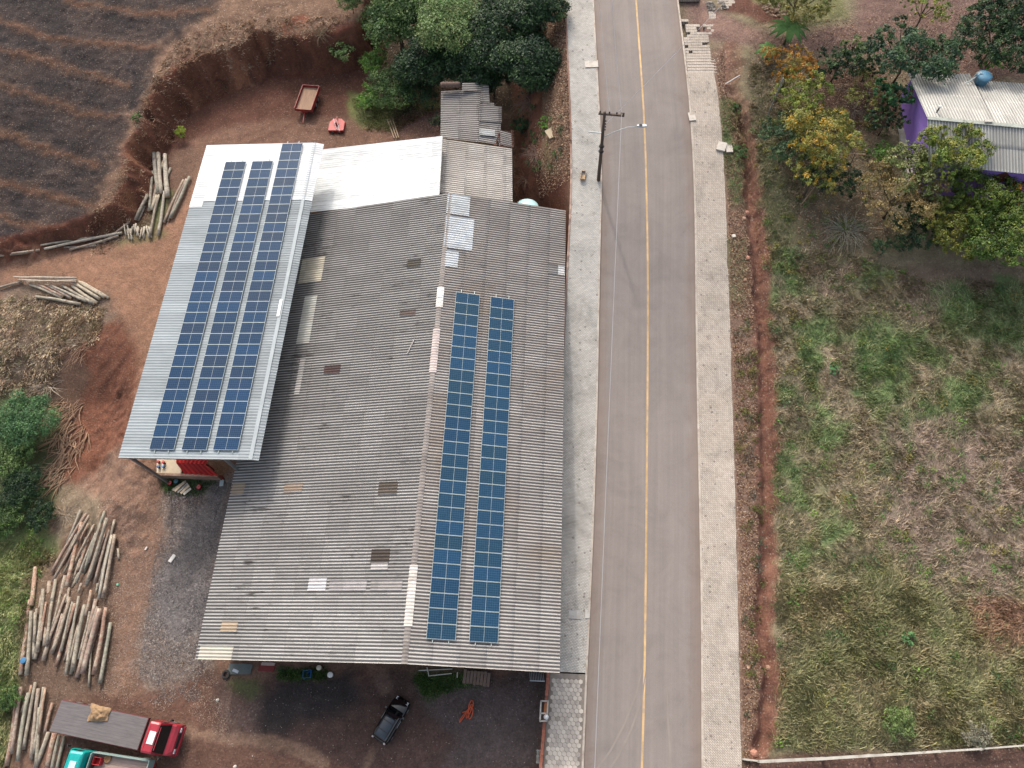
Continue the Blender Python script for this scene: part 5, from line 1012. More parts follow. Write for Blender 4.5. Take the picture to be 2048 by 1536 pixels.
blades('straw_rim', [AT(x, y, 3 + (450 - y) / 110) for x, y in [(430, 20), (690, 10), (640, 55), (520, 62), (440, 100), (340, 150), (300, 240), (262, 300), (275, 410), (170, 480), (130, 470), (230, 330), (270, 180), (330, 70)]], 26000, .35, fc((168, 140, 116), (140, 110, 90), (184, 160, 134)), .8, 'dry brown straw and leaves along the rim of the burnt field')
blades('dry_scrub', [AG(*p) for p in [(-20, 600), (110, 590), (205, 620), (190, 690), (130, 700), (100, 790), (-20, 790)]], 14000, .45, 1.5 * fc((164, 144, 122), (136, 114, 96), (180, 164, 140), (130, 122, 92)), .85, 'dry scrub on the slope below the slanting logs')
# weeds scattered through the field and the verge, uncountable
def weeds(name, poly, k, r0, cols, label, n_=44):
    P = np.array(poly)[:, :2]; q = rng.uniform(P.min(0), P.max(0), (k * 3, 2)); q = q[sdf(P, q[:, 0], q[:, 1]) < 0]; q = q[fbm(q[:, 0] * .25, q[:, 1] * .25, 140) > -.25][:k]
    pts = []; cc_ = []
    for (x, y), z0 in zip(q, zg(q[:, 0], q[:, 1])):
        r = r0 * random.uniform(.5, 1.5); m_ = int(n_ * (r / r0) ** 1.5); d = rng.normal(size=(m_, 3)) * [r * .5, r * .5, r * .3]; d[:, 2] = np.abs(d[:, 2]); pts.append(d + [x, y, z0 + .03]); cc_.append(np.repeat(cols[[random.randrange(len(cols))]] * random.uniform(.7, 1.25), m_, 0))
    pts = np.concatenate(pts); cc_ = np.concatenate(cc_); n = len(pts); a = rng.normal(size=(n, 3)); a[:, 2] *= .5; a /= np.linalg.norm(a, axis=1)[:, None]; b_ = rng.normal(size=(n, 3)); b_[:, 2] *= .5; b_ -= (b_ * a).sum(1)[:, None] * a; b_ /= np.linalg.norm(b_, axis=1)[:, None]
    s = .07 * rng.uniform(.6, 1.5, (n, 1)); V = np.stack([pts - a * s, pts + b_ * s * .45, pts + a * s, pts - b_ * s * .45], 1)
    return tag(meshobj(name, V.reshape(-1, 3), np.arange(n * 4, dtype=np.int32).reshape(n, 4), m_leaf, None, False, {'col': ('FLOAT_COLOR', np.repeat(np.clip(cc_ * rng.uniform(.7, 1.3, (n, 1)), .004, 1), 4, 0))}), label, 'weeds', None, 'stuff')
weeds('field_weeds', FIELD, 420, .42, np.concatenate([G_MID, G_BRI, G_OLI, fc((92, 120, 78), (150, 150, 110))]), 'low green weeds growing all through the grassy field')
weeds('verge_weeds', [AG(*p) for p in [(1470, 640), (1512, 640), (1522, 1100), (1526, 1380), (1490, 1460), (1482, 1100)]], 70, .34, np.concatenate([G_OLI * .6, fc((96, 92, 78), (84, 92, 66))]), 'dark low weeds along the verge beside the red ditch')
weeds('garden_weeds', [AG(*p) for p in [(1500, 250), (1560, 200), (1780, 260), (1800, 470), (1640, 560), (1530, 540)]], 110, .34, np.concatenate([G_MID, G_OLI]), 'low weeds under and between the garden trees')
weeds('slope_weeds', [AG(*p) for p in [(-20, 1060), (100, 1060), (70, 1180), (40, 1380), (-20, 1500)]], 70, .45, np.concatenate([G_MID, G_BRI]), 'leafy weeds on the green slope left of the logs')
weeds('bank_weeds', [AG(*p) for p in [(1030, 200), (1120, 200), (1130, 340), (1050, 345)]], 45, .3, np.concatenate([G_MID, G_DARK]), 'green weeds on the bank beside the annex')
# leaf litter and small stones as loose ground cover
def cover(name, poly, n, size, cols, label, lift=.02):
    P = np.array(poly)[:, :2]; q = rng.uniform(P.min(0), P.max(0), (n * 3, 2)); q = q[sdf(P, q[:, 0], q[:, 1]) < 0][:n]
    q = q[fbm(q[:, 0] * .6, q[:, 1] * .6, 44) > -.35]; return tag(scatter(name, np.c_[q, zg(q[:, 0], q[:, 1]) + lift], size, cols, flat=.35), label, 'ground cover', None, 'stuff')
LVS = cl((176, 140, 110), (140, 100, 78), (196, 168, 138), (110, 76, 62))
cover('leaf_litter', [AR(x, y) for x, y in [(1096, 0), (1131, 0), (1142, 240), (1140, 360), (1080, 330), (1040, 200), (1090, 190), (1108, 100)]], 9000, .09, LVS, 'fallen brown leaves on the bank left of the far pavement')
cover('dry_leaves', [(ex('PR', y) + .2, y) for y in np.arange(-24, 44, 2)] + [(d[0] - .7, d[1]) for d in DITCH], 16000, .07, LVS, 'brown leaves and stones on the verge between pavement and ditch')
cover('garden_leaves', [AG(*p) for p in [(1500, 40), (1700, 40), (2048, 0), (2048, 140), (1760, 260), (1780, 480), (1600, 500), (1560, 300), (1500, 150)]], 14000, .07, LVS, 'fallen leaves on the garden and drive soil')
cover('gravel', [AG(*p) for p in [(350, 990), (440, 960), (430, 1150), (400, 1400), (270, 1410), (290, 1250), (310, 1100)]], 16000, .045, cl((150, 144, 142), (120, 112, 112), (180, 172, 166), (92, 84, 86)), 'loose grey gravel between the track and the warehouse')
cover('yard_gravel', [AG(*p) for p in [(200, 1000), (330, 1000), (280, 1300), (430, 1340), (470, 1500), (380, 1430), (200, 1400)]], 14000, .04, cl((176, 150, 130), (150, 120, 102), (196, 178, 160)), 'scattered pale gravel on the dirt track')
cover('rubble', [AG(*p) for p in [(440, 1380), (1080, 1355), (1080, 1530), (500, 1530)]], 1300, .04, cl((150, 134, 124), (120, 104, 96), (196, 186, 176), (104, 90, 84)), 'scattered chips and rubble on the dark yard soil')
cover('field_litter', BURN, 20000, .07, cl((124, 106, 94), (108, 86, 74), (142, 124, 108), (84, 68, 62)), 'pale chips scattered over the burnt field')

# ------------------------------------------------------------------ VEHICLES
m_tyre = mat((44, 42, 42), .9, .15, 6); m_rim = mat((150, 150, 150), .5, .1, 4, metal=.4); m_chas = mat((52, 46, 44), .8, .25, 4); m_glassd = mat((22, 26, 30), .08, .05, 2, spec=.8); m_lampw = mat((230, 232, 232), .2, .05, 3); m_lampr = mat((170, 26, 24), .3, .05, 3)
def wheel(parent, c, r, w_, axis=(0, 1, 0)):
    c = np.array(c, float); ax_ = np.array(axis, float); mb = MB(); mb.tube([c - ax_ * w_ / 2, c - ax_ * w_ * .35, c + ax_ * w_ * .35, c + ax_ * w_ / 2], [r * .9, r, r, r * .9], 18); wh_ = mb.obj('wheel', m_tyre, parent, False)
    MB().tube([c - ax_ * (w_ / 2 + .012), c + ax_ * (w_ / 2 + .012)], r * .55, 14).obj('rim', m_rim, wh_)
def ring(x, hw, z0, z1, k=.12, top=None):
    t_ = top if top is not None else hw
    return [(x, -hw, z0), (x, hw, z0), (x, hw, (z0 + z1) / 2), (x, (hw + t_) / 2, z1 - k * .6), (x, t_ - k, z1), (x, 0, z1 + .015), (x, -t_ + k, z1), (x, -(hw + t_) / 2, z1 - k * .6), (x, -hw, (z0 + z1) / 2)]
def truck(loc, rz, LD, Wd, c_cab, label, side=.0, floor=(112, 106, 106), rimc=None, hood=.55, wheels=(1.0, 2.0), gap=.5, cl_=1.75, roofp=True, roofc=None):
    e = empty('truck', loc, rz, label, 'truck'); h = Wd / 2; mc = mat(c_cab, .35, .08, 2, dirt=tuple(int(v * .8) for v in c_cab)); md = 1.28
    mb = MB(); mb.box((.2, -.45, .72), (LD + gap + cl_, -.3, .95)); o = mb.obj('chassis_rail', m_chas, e); MB().box((.2, .3, .72), (LD + gap + cl_, .45, .95)).obj('chassis_rail', m_chas, e)
    MB().box((0, -h, 1.0), (LD, h, md)).obj('deck_frame', mat(rimc or (112, 44, 46), .7, .2, 3), e)
    m, t, b = newmat('deck'); oc = nn(t, 'TexCoord').outputs['Object']; sp_ = nn(t, 'SeparateXYZ', Vector=oc)
    pl = mth(t, 'LESS_THAN', mth(t, 'FRACT', mth(t, 'MULTIPLY', sp_.outputs[1], 4.5)), .07); n1 = noise(t, nn(t, 'Mapping', Vector=oc, Scale=(.6, 5, 1)).outputs[0], 1.5, 6, .7)
    c = mixc(t, 1.0, l3(floor, KA), ramp(t, n1, [(.3, .72), (.7, 1.25)]), 'MULTIPLY'); c = mixc(t, mth(t, 'MULTIPLY', pl, .5), c, l3((64, 58, 56), KA)); t.links.new(c, b.inputs['Base Color']); b.inputs['Roughness'].default_value = .8
    MB().box((.04, -h + .04, md + .002), (LD - .04, h - .04, md + .03)).obj('deck_floor', m, e)
    if side:
        ms = mat(rimc, .6, .12, 2)
        for a, b_ in (((0, -h, md), (LD, -h + .07, md + side)), ((0, h - .07, md), (LD, h, md + side)), ((0, -h + .07, md), (.07, h - .07, md + side)), ((LD - .07, -h + .07, md), (LD, h - .07, md + side + .2))): MB().box(a, b_).obj('side_board', ms, e)
    x0 = LD + gap; x1 = x0 + cl_; zt = 2.62; w_ = h - .03
    R_ = lambda x, z0, z1, k=.1, tp=None: ring(x, w_, z0, z1, k, tp)
    MB().loft([R_(x0, .75, zt - .1, .14, w_ - .1), R_(x0 + .1, .7, zt, .12, w_ - .06), R_(x1 - .62, .7, zt, .12, w_ - .06), R_(x1 - .5, .7, zt - .04, .12, w_ - .07), R_(x1 - .08, .7, 1.62, .1, w_ - .03), R_(x1 + hood * .5, .6, 1.5, .12, w_ - .08), R_(x1 + hood, .55, 1.3, .2, w_ - .16), R_(x1 + hood + .04, .5, 1.0, .2, w_ - .16)]).obj('cab', mc, e, False, .03)
    # windscreen panel standing just proud of the slanted face
    a = np.array([x1 - .50, 0, zt - .03]); b_ = np.array([x1 - .06, 0, 1.66]); nrm = np.array([.98, 0, .44]); nrm /= np.linalg.norm(nrm); V = []
    for p, hw in ((a, w_ - .2), (b_, w_ - .1)):
        for s_ in (-1, 1): V.append(p + nrm * .035 + [0, s_ * hw, 0])
    V += [v - nrm * .03 for v in V]; MB().add(V, [(0, 2, 3, 1), (4, 5, 7, 6), (0, 4, 6, 2), (1, 3, 7, 5), (0, 1, 5, 4), (2, 6, 7, 3)]).obj('windscreen', m_glassd, e)
    for s_ in (-1, 1):
        MB().box((x0 + .5, s_ * w_ - .012 if s_ > 0 else -w_ - .012, 1.7), (x1 - .35, s_ * w_ + .012, 2.2)).obj('side_window', m_glassd, e)
        MB().tube([(x1 - .25, s_ * w_, 2.1), (x1 + .02, s_ * (w_ + .2), 2.15)], .02, 5).box((x1 - .04, s_ * (w_ + .2) - .06, 1.85), (x1 + .04, s_ * (w_ + .2) + .08, 2.25)).obj('mirror', m_dark, e)
        MB().box((x1 + hood - .05, s_ * (w_ - .36) - .16, .95), (x1 + hood + .07, s_ * (w_ - .36) + .16, 1.15)).obj('headlight', m_lampw, e)
    MB().box((x1 + hood, -w_ + .1, .5), (x1 + hood + .14, w_ - .1, .78)).obj('bumper', mc, e, bevel=.03)
    MB().box((x1 + hood - .02, -.5, .82), (x1 + hood + .055, .5, 1.2)).obj('grille', m_dark, e)
    if roofp: MB().box((x0 + .3, -.42, zt + .012), (x0 + .78, .42, zt + .05)).obj('roof_hatch', mat(roofc or (240, 238, 236), .6, .04, 3), e)
    for k in (0, 1): MB().box((x0 + .16 + k * .82, -w_ + .3, zt + .005), (x0 + .2 + k * .82, w_ - .3, zt + .03)).obj('roof_rib', mc, e)
    for x in (LD + gap - .35, LD + gap - .15): MB().box((x, -.8, .7), (x + .12, .8, 1.9)).obj('exhaust_stack' if x > LD + gap - .2 else 'headboard', m_chas, e)
    for x in wheels:
        for s_ in (-1, 1): wheel(e, (x, s_ * (h - .22), .48), .48, .42)
    for s_ in (-1, 1): wheel(e, (x1 - .55, s_ * (h - .15), .48), .48, .28); MB().box((.0 - .03, s_ * .8 - .15, .8), (.02, s_ * .8 + .15, .95)).obj('tail_light', m_lampr, e)
    return e
gz = float(zg(-23, -16)); A_ = AT(110.3, 1430.8, gz + 1.3); B_ = AT(286.5, 1468, gz + 1.3); rz = math.atan2(B_[1] - A_[1], B_[0] - A_[0])
truck((A_[0], A_[1], gz), rz, float(np.linalg.norm(B_ - A_)), 2.2, (176, 44, 58), 'red flatbed truck with a bare grey deck parked beside the logs', hood=.42, cl_=1.35, gap=.8)
# crumpled tarpaulin on its deck
P = AT(199, 1427, gz + 1.38); V = []; F = []; nx_, ny_ = 22, 14
for j in range(ny_ + 1):
    for i in range(nx_ + 1):
        u, v = i / nx_ * 2 - 1, j / ny_ * 2 - 1; q = 1 + .22 * fbm(u * 1.3 + 5, v * 1.3, 77); x, y = u * .78 * q, v * .47 * q * (1.1 - .2 * u)
        hh = max(0, 1 - (abs(u) ** 3 + abs(v) ** 3)) * .26 * (1 + .9 * fbm(u * 3.2, v * 4.2 + 3, 78)) + .02 * float(fbm(u * 9, v * 9, 79)) * (1 - abs(u)) * (1 - abs(v)); V.append((x, y, max(.003, hh)))
for j in range(ny_):
    for i in range(nx_): a = j * (nx_ + 1) + i; F.append((a, a + 1, a + nx_ + 2, a + nx_ + 1))
o = meshobj('tarpaulin', V, F, mat((168, 136, 100), .9, .25, 5, dirt=(96, 76, 58)), None, True); o.location = [float(v) for v in P]; o.rotation_euler = (0, 0, rz + .1); tag(o, 'crumpled brown tarpaulin lying on the grey deck of the red truck', 'tarpaulin')
A_ = AT(299, 1521, gz + 1.9); rz2 = R(175); LD2 = 4.35; e = None
f_ = np.array([math.cos(rz2), math.sin(rz2)]); l_ = np.array([-math.sin(rz2), math.cos(rz2)]); org = A_[:2] + l_ * 1.1   # deck rear edge centre lies left of the near side board
tz = truck((org[0], org[1], gz), rz2, LD2, 2.2, (0, 176, 170), 'turquoise truck with a sided bed, cut off by the picture bottom', side=.6, floor=(176, 152, 138), rimc=(142, 164, 158), hood=.25, cl_=1.6, gap=.2, wheels=(.9,), roofc=(196, 222, 226))
def inbed(x, y, z): p = org + f_ * x + l_ * y; return (p[0], p[1], gz + z)
def crate(loc, sx, sy, sz, c, label, rz=0, name='crate', cat=None, group=None):
    e = empty(name, loc, rz, label, cat or name.replace('_', ' '), group); m = mat(c, .8, .2, 4); t_ = .03
    MB().box((-sx / 2, -sy / 2, 0), (sx / 2, sy / 2, t_)).obj('base', m, e)
    for a, b_ in (((-sx / 2, -sy / 2, t_), (sx / 2, -sy / 2 + t_, sz)), ((-sx / 2, sy / 2 - t_, t_), (sx / 2, sy / 2, sz)), ((-sx / 2, -sy / 2 + t_, t_), (-sx / 2 + t_, sy / 2 - t_, sz)), ((sx / 2 - t_, -sy / 2 + t_, t_), (sx / 2, sy / 2 - t_, sz))): MB().box(a, b_).obj('side', m, e)
    return e
crate(inbed(3.9, -.55, 1.32), .55, .5, .5, (182, 40, 48), 'red crate in the front corner of the turquoise truck bed', rz2)
o = MB().lathe((0, 0, 0), [(.24, 0), (.26, .1), (.26, .14), (.16, .18), (.12, .1)], 16).obj('coiled_strap', mat((170, 130, 90), .9, .2, 6)); o.location = inbed(3.35, -.75, 1.32); tag(o, 'round coil of tan strap beside the red crate', 'strap coil')
# small black car
cx_, cy_ = AT(782.5, 1439, .6)[:2]; a0 = AT(757.4, 1481.6, .6); a1 = AT(807.4, 1397, .6); rzc = math.atan2(a1[1] - a0[1], a1[0] - a0[0]); K2 = float(np.linalg.norm(a1 - a0)) / 4.0
e = empty('car', (cx_, cy_, float(zg(cx_, cy_))), rzc, 'small glossy black hatchback with roof rails parked on the dark yard', 'car'); e.scale = (K2, K2 * 1.02, K2)
m_blk = mat((16, 18, 20), .12, .05, 2, spec=.6); m_roofb = mat((50, 60, 70), .3, .06, 2)  # roof is black paint too; its slate tint paints in the reflected sky
def cr(x, hw, z0, z1, tp, k=.1): return ring(x, hw, z0, z1, k, tp)
MB().loft([cr(-2.0, .66, .4, .7, .6), cr(-1.93, .76, .28, .86, .7), cr(-1.6, .82, .24, .93, .76), cr(-.9, .83, .24, .93, .77), cr(.4, .83, .24, .93, .77), cr(1.0, .82, .24, .92, .75), cr(1.45, .80, .26, .86, .68), cr(1.8, .74, .28, .76, .58), cr(1.95, .64, .32, .66, .5), cr(2.0, .52, .38, .58, .4)]).obj('body', m_blk, e, True, 0)
MB().loft([cr(-1.82, .70, .88, 1.2, .58), cr(-1.62, .71, .88, 1.42, .56), cr(-1.3, .72, .88, 1.46, .57), cr(.0, .72, .88, 1.46, .56), cr(.3, .72, .88, 1.40, .55), cr(.98, .70, .86, .94, .60)]).obj('cabin', m_glassd, e, True)
MB().loft([[(x, -w_, z_), (x, w_, z_), (x, w_ - .04, z_ + .03), (x, 0, z_ + .045), (x, -w_ + .04, z_ + .03)] for x, w_, z_ in ((-1.66, .5, 1.41), (-1.3, .55, 1.455), (-.5, .56, 1.465), (.05, .54, 1.45), (.22, .52, 1.42))]).obj('roof', m_roofb, e, True)
for x in (-1.05, -.25): MB().box((x, -.5, 1.503), (x + .05, .5, 1.53)).obj('roof_bar', m_dark, e)
for s_ in (-1, 1):
    MB().bar((-1.5, s_ * .53, 1.53), (.1, s_ * .53, 1.53), .04).obj('roof_rail', m_dark, e); MB().bar((.98, s_ * .64, .95), (.25, s_ * .52, 1.44), .06, .05).obj('pillar', m_blk, e)
    MB().loft([[(x, s_ * .52 + y, z_) for y, z_ in ((-.12, z0), (.12, z0), (.1, z0 + .1), (-.1, z0 + .1))] for x, z0 in ((1.68, .70), (1.92, .58))]).obj('headlight', m_lampw, e)
    MB().box((-1.98, s_ * .6 - .08, .75), (-1.86, s_ * .6 + .08, 1.12)).obj('tail_light', mat((206, 190, 188), .3, .1, 3), e)
    MB().box((.55, s_ * .83 - .0, .92) if s_ > 0 else (.55, -1.0, .92), (.72, 1.0, 1.04) if s_ > 0 else (.72, -.83, 1.04)).obj('mirror', m_blk, e); MB().box((-.35, s_ * .825 - .012, .74), (.3, s_ * .825 + .012, .79)).obj('door_trim', m_galvst, e)
    for x in (-1.25, 1.28): wheel(e, (x, s_ * .74, .3), .3, .2)
# farm wagon and rotary mower behind the shed
A_ = AG(606.5, 218, .0); A2 = AG(621.5, 173, 0); c0 = (AG(592, 214, 1.0) + AG(637, 177, 1.0)) / 2; rzw = math.atan2(*(AG(606, 218, 1) - AG(622, 173, 1))[[1, 0]])
e = empty('farm_wagon', (c0[0], c0[1], float(zg(c0[0], c0[1]))), rzw, 'small red farm wagon with a plank bed standing by the cut bank', 'wagon'); m_rw = mat((150, 44, 38), .6, .2, 3, dirt=(104, 58, 48))
MB().box((-1.65, -.9, .72), (1.65, .9, .84)).obj('bed_floor', mat((160, 128, 104), .9, .25, 3, streak=(6, 1, 1)), e)
for a, b_ in (((-1.7, -.96, .66), (1.7, -.9, 1.15)), ((-1.7, .9, .66), (1.7, .96, 1.15)), ((-1.7, -.9, .66), (-1.65, .9, 1.15)), ((1.65, -.9, .66), (1.7, .9, 1.0))): MB().box(a, b_).obj('side_board', m_rw, e)
MB().box((-1.5, -.3, .5), (1.7, .3, .66)).obj('underframe', m_rw, e); MB().bar((1.6, 0, .55), (2.9, .1, .3), .1).obj('drawbar', m_rw, e)
for x in (-.5, .3):
    for s_ in (-1, 1): wheel(e, (x, s_ * .8, .34), .34, .2)
c0 = AG(673, 248, .5); e = empty('rotary_mower', (c0[0], c0[1], float(zg(c0[0], c0[1]))), R(90), 'faded red rotary mower deck with drawbar lying beside the wagon', 'mower'); m_rm = mat((206, 104, 98), .7, .2, 2.5, dirt=(170, 132, 120))
MB().prism([(-.8, -.82), (.4, -.82), (.85, -.4), (.85, .4), (.4, .82), (-.8, .82)], .32, .42).obj('deck', m_rm, e, bevel=.02)
MB().prism([(-.82, -.84), (.4, -.84), (.87, -.41), (.87, .41), (.4, .84), (-.82, .84)], .12, .32).obj('skirt', m_rw, e)
MB().lathe((0, 0, .42), [(.22, 0), (.2, .16), (.12, .28), (.06, .3)], 12).obj('gearbox', m_rw, e); MB().bar((-.1, 0, .6), (1.0, .05, .55), .08).obj('drawbar', m_rw, e)
MB().bar((-.7, -.1, .5), (.5, .35, .75), .05).obj('brace', m_galvst, e); MB().bar((-.95, -.45, .45), (.3, -.05, .7), .05).obj('brace', m_galvst, e)
for s_ in (-1, 1): wheel(e, (-.85, s_ * .35, .18), .18, .12)

# ------------------------------------------------------------------ UTILITY POLE, LAMP, WIRES
PB = AR(1197, 360, .12); PH_ = 8.15; e = empty('utility_pole', PB, 0, 'dark wooden utility pole with a crossarm and street lamp beside the road', 'utility pole')
def rel(P): return np.array(P) - PB
MB().tube([(0, 0, -.3), (0, 0, PH_ * .5), (0, 0, PH_)], [.17, .14, .11], 10).obj('pole', m_pole, e, True)
c1, c2 = rel(AT(1197, 227, PB[2] + PH_ - .25)), rel(AT(1249, 231.5, PB[2] + PH_ - .25)); MB().bar(c1, c2, .13, .15).obj('crossarm', m_pole, e)
for t_ in (.06, .42, .70, .88, .96): p = c1 + (c2 - c1) * t_; MB().lathe(p + [0, 0, .07], [(.03, 0), (.03, .08), (.07, .1), (.07, .18), (.04, .24)], 8).obj('insulator', m_dark, e)
q0 = np.array([0, 0, 5.3]); q3 = rel(AT(1276, 252.5, PB[2] + 6.4)); q1 = q0 + (q3 - q0) * [.35, .35, .55] ; q2 = q0 + (q3 - q0) * [.68, .68, .93]
MB().tube([q0, q1, q2, q3], .035, 6).obj('lamp_arm', m_galvst, e, True)
lh = MB().loft([[(q3[0] + x, q3[1] + y * w_, q3[2] + z_) for y, z_ in ((-1, 0), (1, 0), (.8, .12), (-.8, .12))] for x, w_ in ((-.1, .08), (.1, .15), (.5, .17), (.72, .08))]).obj('lamp_head', mat((206, 208, 210), .4, .1, 3), e)
MB().box(q3 + [.08, -.1, .125], q3 + [.34, .1, .16]).obj('lamp_cover', m_dark, lh)
b1, b2 = rel(AT(1176, 263, PB[2] + 5.2)), rel(AT(1204, 266, PB[2] + 5.2)); MB().bar(b1, b2, .08, .08).obj('side_bracket', m_galvst, e)
for k in range(4): MB().lathe((.16, .05, 6.1 + k * .32), [(.05, 0), (.07, .05), (.04, .12)], 8).obj('spool_insulator', m_dark, e)
for z_ in (3.6, 4.2): MB().lathe((0, 0, z_), [(.2, 0), (.24, .06), (.2, .16)], 10).obj('clamp_band', m_dark, e)
m_wire = mat((186, 186, 186), .5, .05, 3)
def wire(a, b_, sag, label, r=.019):
    pts = [np.array(a) + (np.array(b_) - np.array(a)) * t_ - [0, 0, sag * 4 * t_ * (1 - t_)] for t_ in np.linspace(0, 1, 15)]; tag(MB().tube(pts, r, 4).obj('wire', m_wire), label, 'wire', 'wires on the utility pole')
e1 = PB + c1 + (c2 - c1) * .88 + [0, 0, .3]; e0 = PB + c1 + (c2 - c1) * .42 + [0, 0, .3]
wire(e1, AT(1226, 6, 19.3) + (AT(1226, 6, 19.3) - e1) * .5, .5, 'thin overhead wire running up the road from the crossarm end')
wire(e0, AT(1200, 6, 19.3) + (AT(1200, 6, 19.3) - e0) * .5, .5, 'thin overhead wire running up the road nearer the pavement')
wire(e1, AT(1190, 1545, 8.4) + (AT(1190, 1545, 8.4) - e1) * .3, .6, 'long overhead wire running down the road past the warehouse')
wire(PB + [0, 0, 6.6], AT(1356, 97, 15.4) + (AT(1356, 97, 15.4) - PB - [0, 0, 6.6]) * 1.2, .3, 'thin wire crossing the road diagonally to the upper right')

# ------------------------------------------------------------------ STREET AND GARDEN ODDMENTS
def slab(px, py, sx, sy, rz, label, c=(206, 198, 186), up=.12, h=.08, grp='concrete slabs', fn=AR, name='concrete_slab', tilt=0, two=False):
    P = fn(px, py, up) if fn is AR else fn(px, py); mb = MB()
    if two: mb.box((-sx / 2, -sy / 2, 0), (sx / 2, sy / 2, h * .8)); mb.box((-sx / 2 + .02, -sy / 2 + .02, h * .8), (-.02, sy / 2 - .02, h)); mb.box((.02, -sy / 2 + .02, h * .8), (sx / 2 - .02, sy / 2 - .02, h))
    else: mb.box((-sx / 2, -sy / 2, -.02), (sx / 2, sy / 2, h))
    o = mb.obj(name, mat(c, .9, .14, 3, dirt=(150, 138, 124)), bevel=.01); o.location = [float(v) for v in P]; o.rotation_euler = (tilt, 0, rz); return tag(o, label, name.split('_')[-1], grp)
slab(1183, 128, 1.25, .9, .05, 'pale two part drain cover at the road edge on the far pavement', two=True, h=.03); slab(1384, 233, .62, 1.0, .1, 'pale drain slab set in the kerb of the right pavement', up=.115, h=.03); slab(1443, 294, .8, .95, -.3, 'tilted slab at the outer edge of the right pavement', h=.14, tilt=.06)
slab(1458, 297, .6, .95, .05, 'slab lying on the verge right of the tilted slab', h=.1, fn=AG); slab(1103, 267, .95, 1.1, .5, 'square tan slab on the leafy bank left of the pavement', fn=AG, h=.1, c=(190, 172, 144)); slab(1150, 1225, .95, .95, 0, 'pale square cover in the pavement beside the warehouse', up=.117, h=.012, two=True, c=(182, 180, 176)); slab(1174.5, 1223, .34, 1.0, 0, 'narrow pale cover at the kerb beside the square one', up=.117, h=.012, c=(196, 192, 186))
slab(1467, 473, .3, .3, .2, 'small pale block on the verge by the right pavement', fn=AG, h=.15)
crate(AR(1166, 353, .12), .42, .95, .25, (190, 160, 124), 'open wooden crate standing on the pavement near the utility pole', -.12)
def rod(p, q, r, label, c, name, cat, group=None): return tag(MB().tube([p, q], r, 6).obj(name, mat(c, .8, .12, 4)), label, cat, group)
rod(AG(1450, 170) + [0, 0, .12], AG(1478, 155) + [0, 0, .25], .055, 'white plastic pipe lying across the ditch head', (226, 222, 216), 'pipe', 'pipe')
P = AG(1535, 232); Q = AT(1566.5, 156, P[2] + 4.6); rod(P, [Q[0] * .0 + P[0] + (Q[0] - P[0]), Q[1], Q[2]], .06, 'slender grey post standing left of the roadside trees', (150, 152, 150), 'post', 'post')
for (a, t1, t2, lb) in [((1643, 205), (1659, 169), (1679, 170.5), 'left wooden T shaped clothes post above the bare thorny bush'), ((1668, 205), (1678, 168), (1700, 171), 'right wooden T shaped clothes post above the bare thorny bush'), ((1697, 341), (1689, 307), (1731, 309), 'T shaped clothes post right of the golden tree'), ((1738, 484), (1737, 456), (1766, 457), 'T shaped clothes post beside the bare grey bush'), ((1600, 412), (1618, 366), (1662, 352), 'leaning T shaped post under the sparse yellow tree')]:
    P = AG(*a); e = empty('clothes_post', P, 0, lb, 'clothes post', 'clothes posts in the garden'); h = 2.0; m1 = AT((t1[0] + t2[0]) / 2, (t1[1] + t2[1]) / 2, P[2] + h) - P; MB().tube([(0, 0, -.2), m1], .05, 6).obj('upright', m_wood, e)
    MB().bar(AT(*t1, P[2] + h) - P, AT(*t2, P[2] + h) - P, .06).obj('crossbar', m_wood, e)
wire(AT(1640, 172, 9.9), AT(1760, 186, 10.4), .1, 'thin clothes line stretched from the T posts toward the gable', .012)
for (x, y, r_, lb) in [(1491, 427, .34, 'large pinkish boulder at the ditch edge'), (1488, 437, .2, 'small stone below the large ditch boulder'), (1496, 516, .2, 'reddish stone on the upper ditch edge'), (1490, 560, .16, 'orange stone on the ditch side verge'), (1536, 1336, .22, 'pale orange stone lying in the near ditch'), (1497, 1336, .12, 'small stone beside the near ditch'), (1508, 1507, .3, 'reddish block at the corner of the low wall'), (435, 1400, .14, 'round pale stone at the edge of the gravel'), (470, 1533, .14, 'white stone at the picture bottom in the yard'), (505, 1512, .05, 'tiny white stone in the yard left of the streak'), (1350, -5, .3, 'stone at the far road edge')]:
    P = AG(x, y); bm = bpy.data.meshes.new('stone'); V = []; F = []; mb = MB()
    mb.lathe((0, 0, -r_ * .3), [(r_ * .5, 0), (r_ * .95, r_ * .3), (r_ * .8, r_ * .8), (r_ * .35, r_ * 1.1)], 9); mb.V = [tuple(np.array(v) * (1 + .3 * (hsh(np.array([int(v[0] * 50)]), np.array([int(v[1] * 50 + v[2] * 31)]), 3)[0] - .5))) for v in mb.V]
    c = (226, 218, 206) if 'white' in lb or 'pale stone' in lb else ((186, 134, 112) if 'pink' in lb or 'red' in lb else (182, 146, 122)); bpy.data.meshes.remove(bm)
    o = mb.obj('stone', mat(c, .9, .2, 5)); o.location = [float(v) for v in P]; tag(o, lb, 'stone', 'loose stones')
# stone scatter at the garden corner
cover('stone_heap', [AG(*p) for p in [(1412, 0), (1440, -10), (1452, 18), (1415, 22)]], 260, .16, cl((176, 168, 158), (150, 142, 134)), 'heap of grey stones beside the far end of the right pavement', .06)
cover('stone_steps', [AG(*p) for p in [(1520, 8), (1560, 5), (1585, 30), (1540, 35)]], 90, .22, cl((170, 140, 118), (150, 124, 104)), 'loose flat stones on the garden bank at the top', .06)
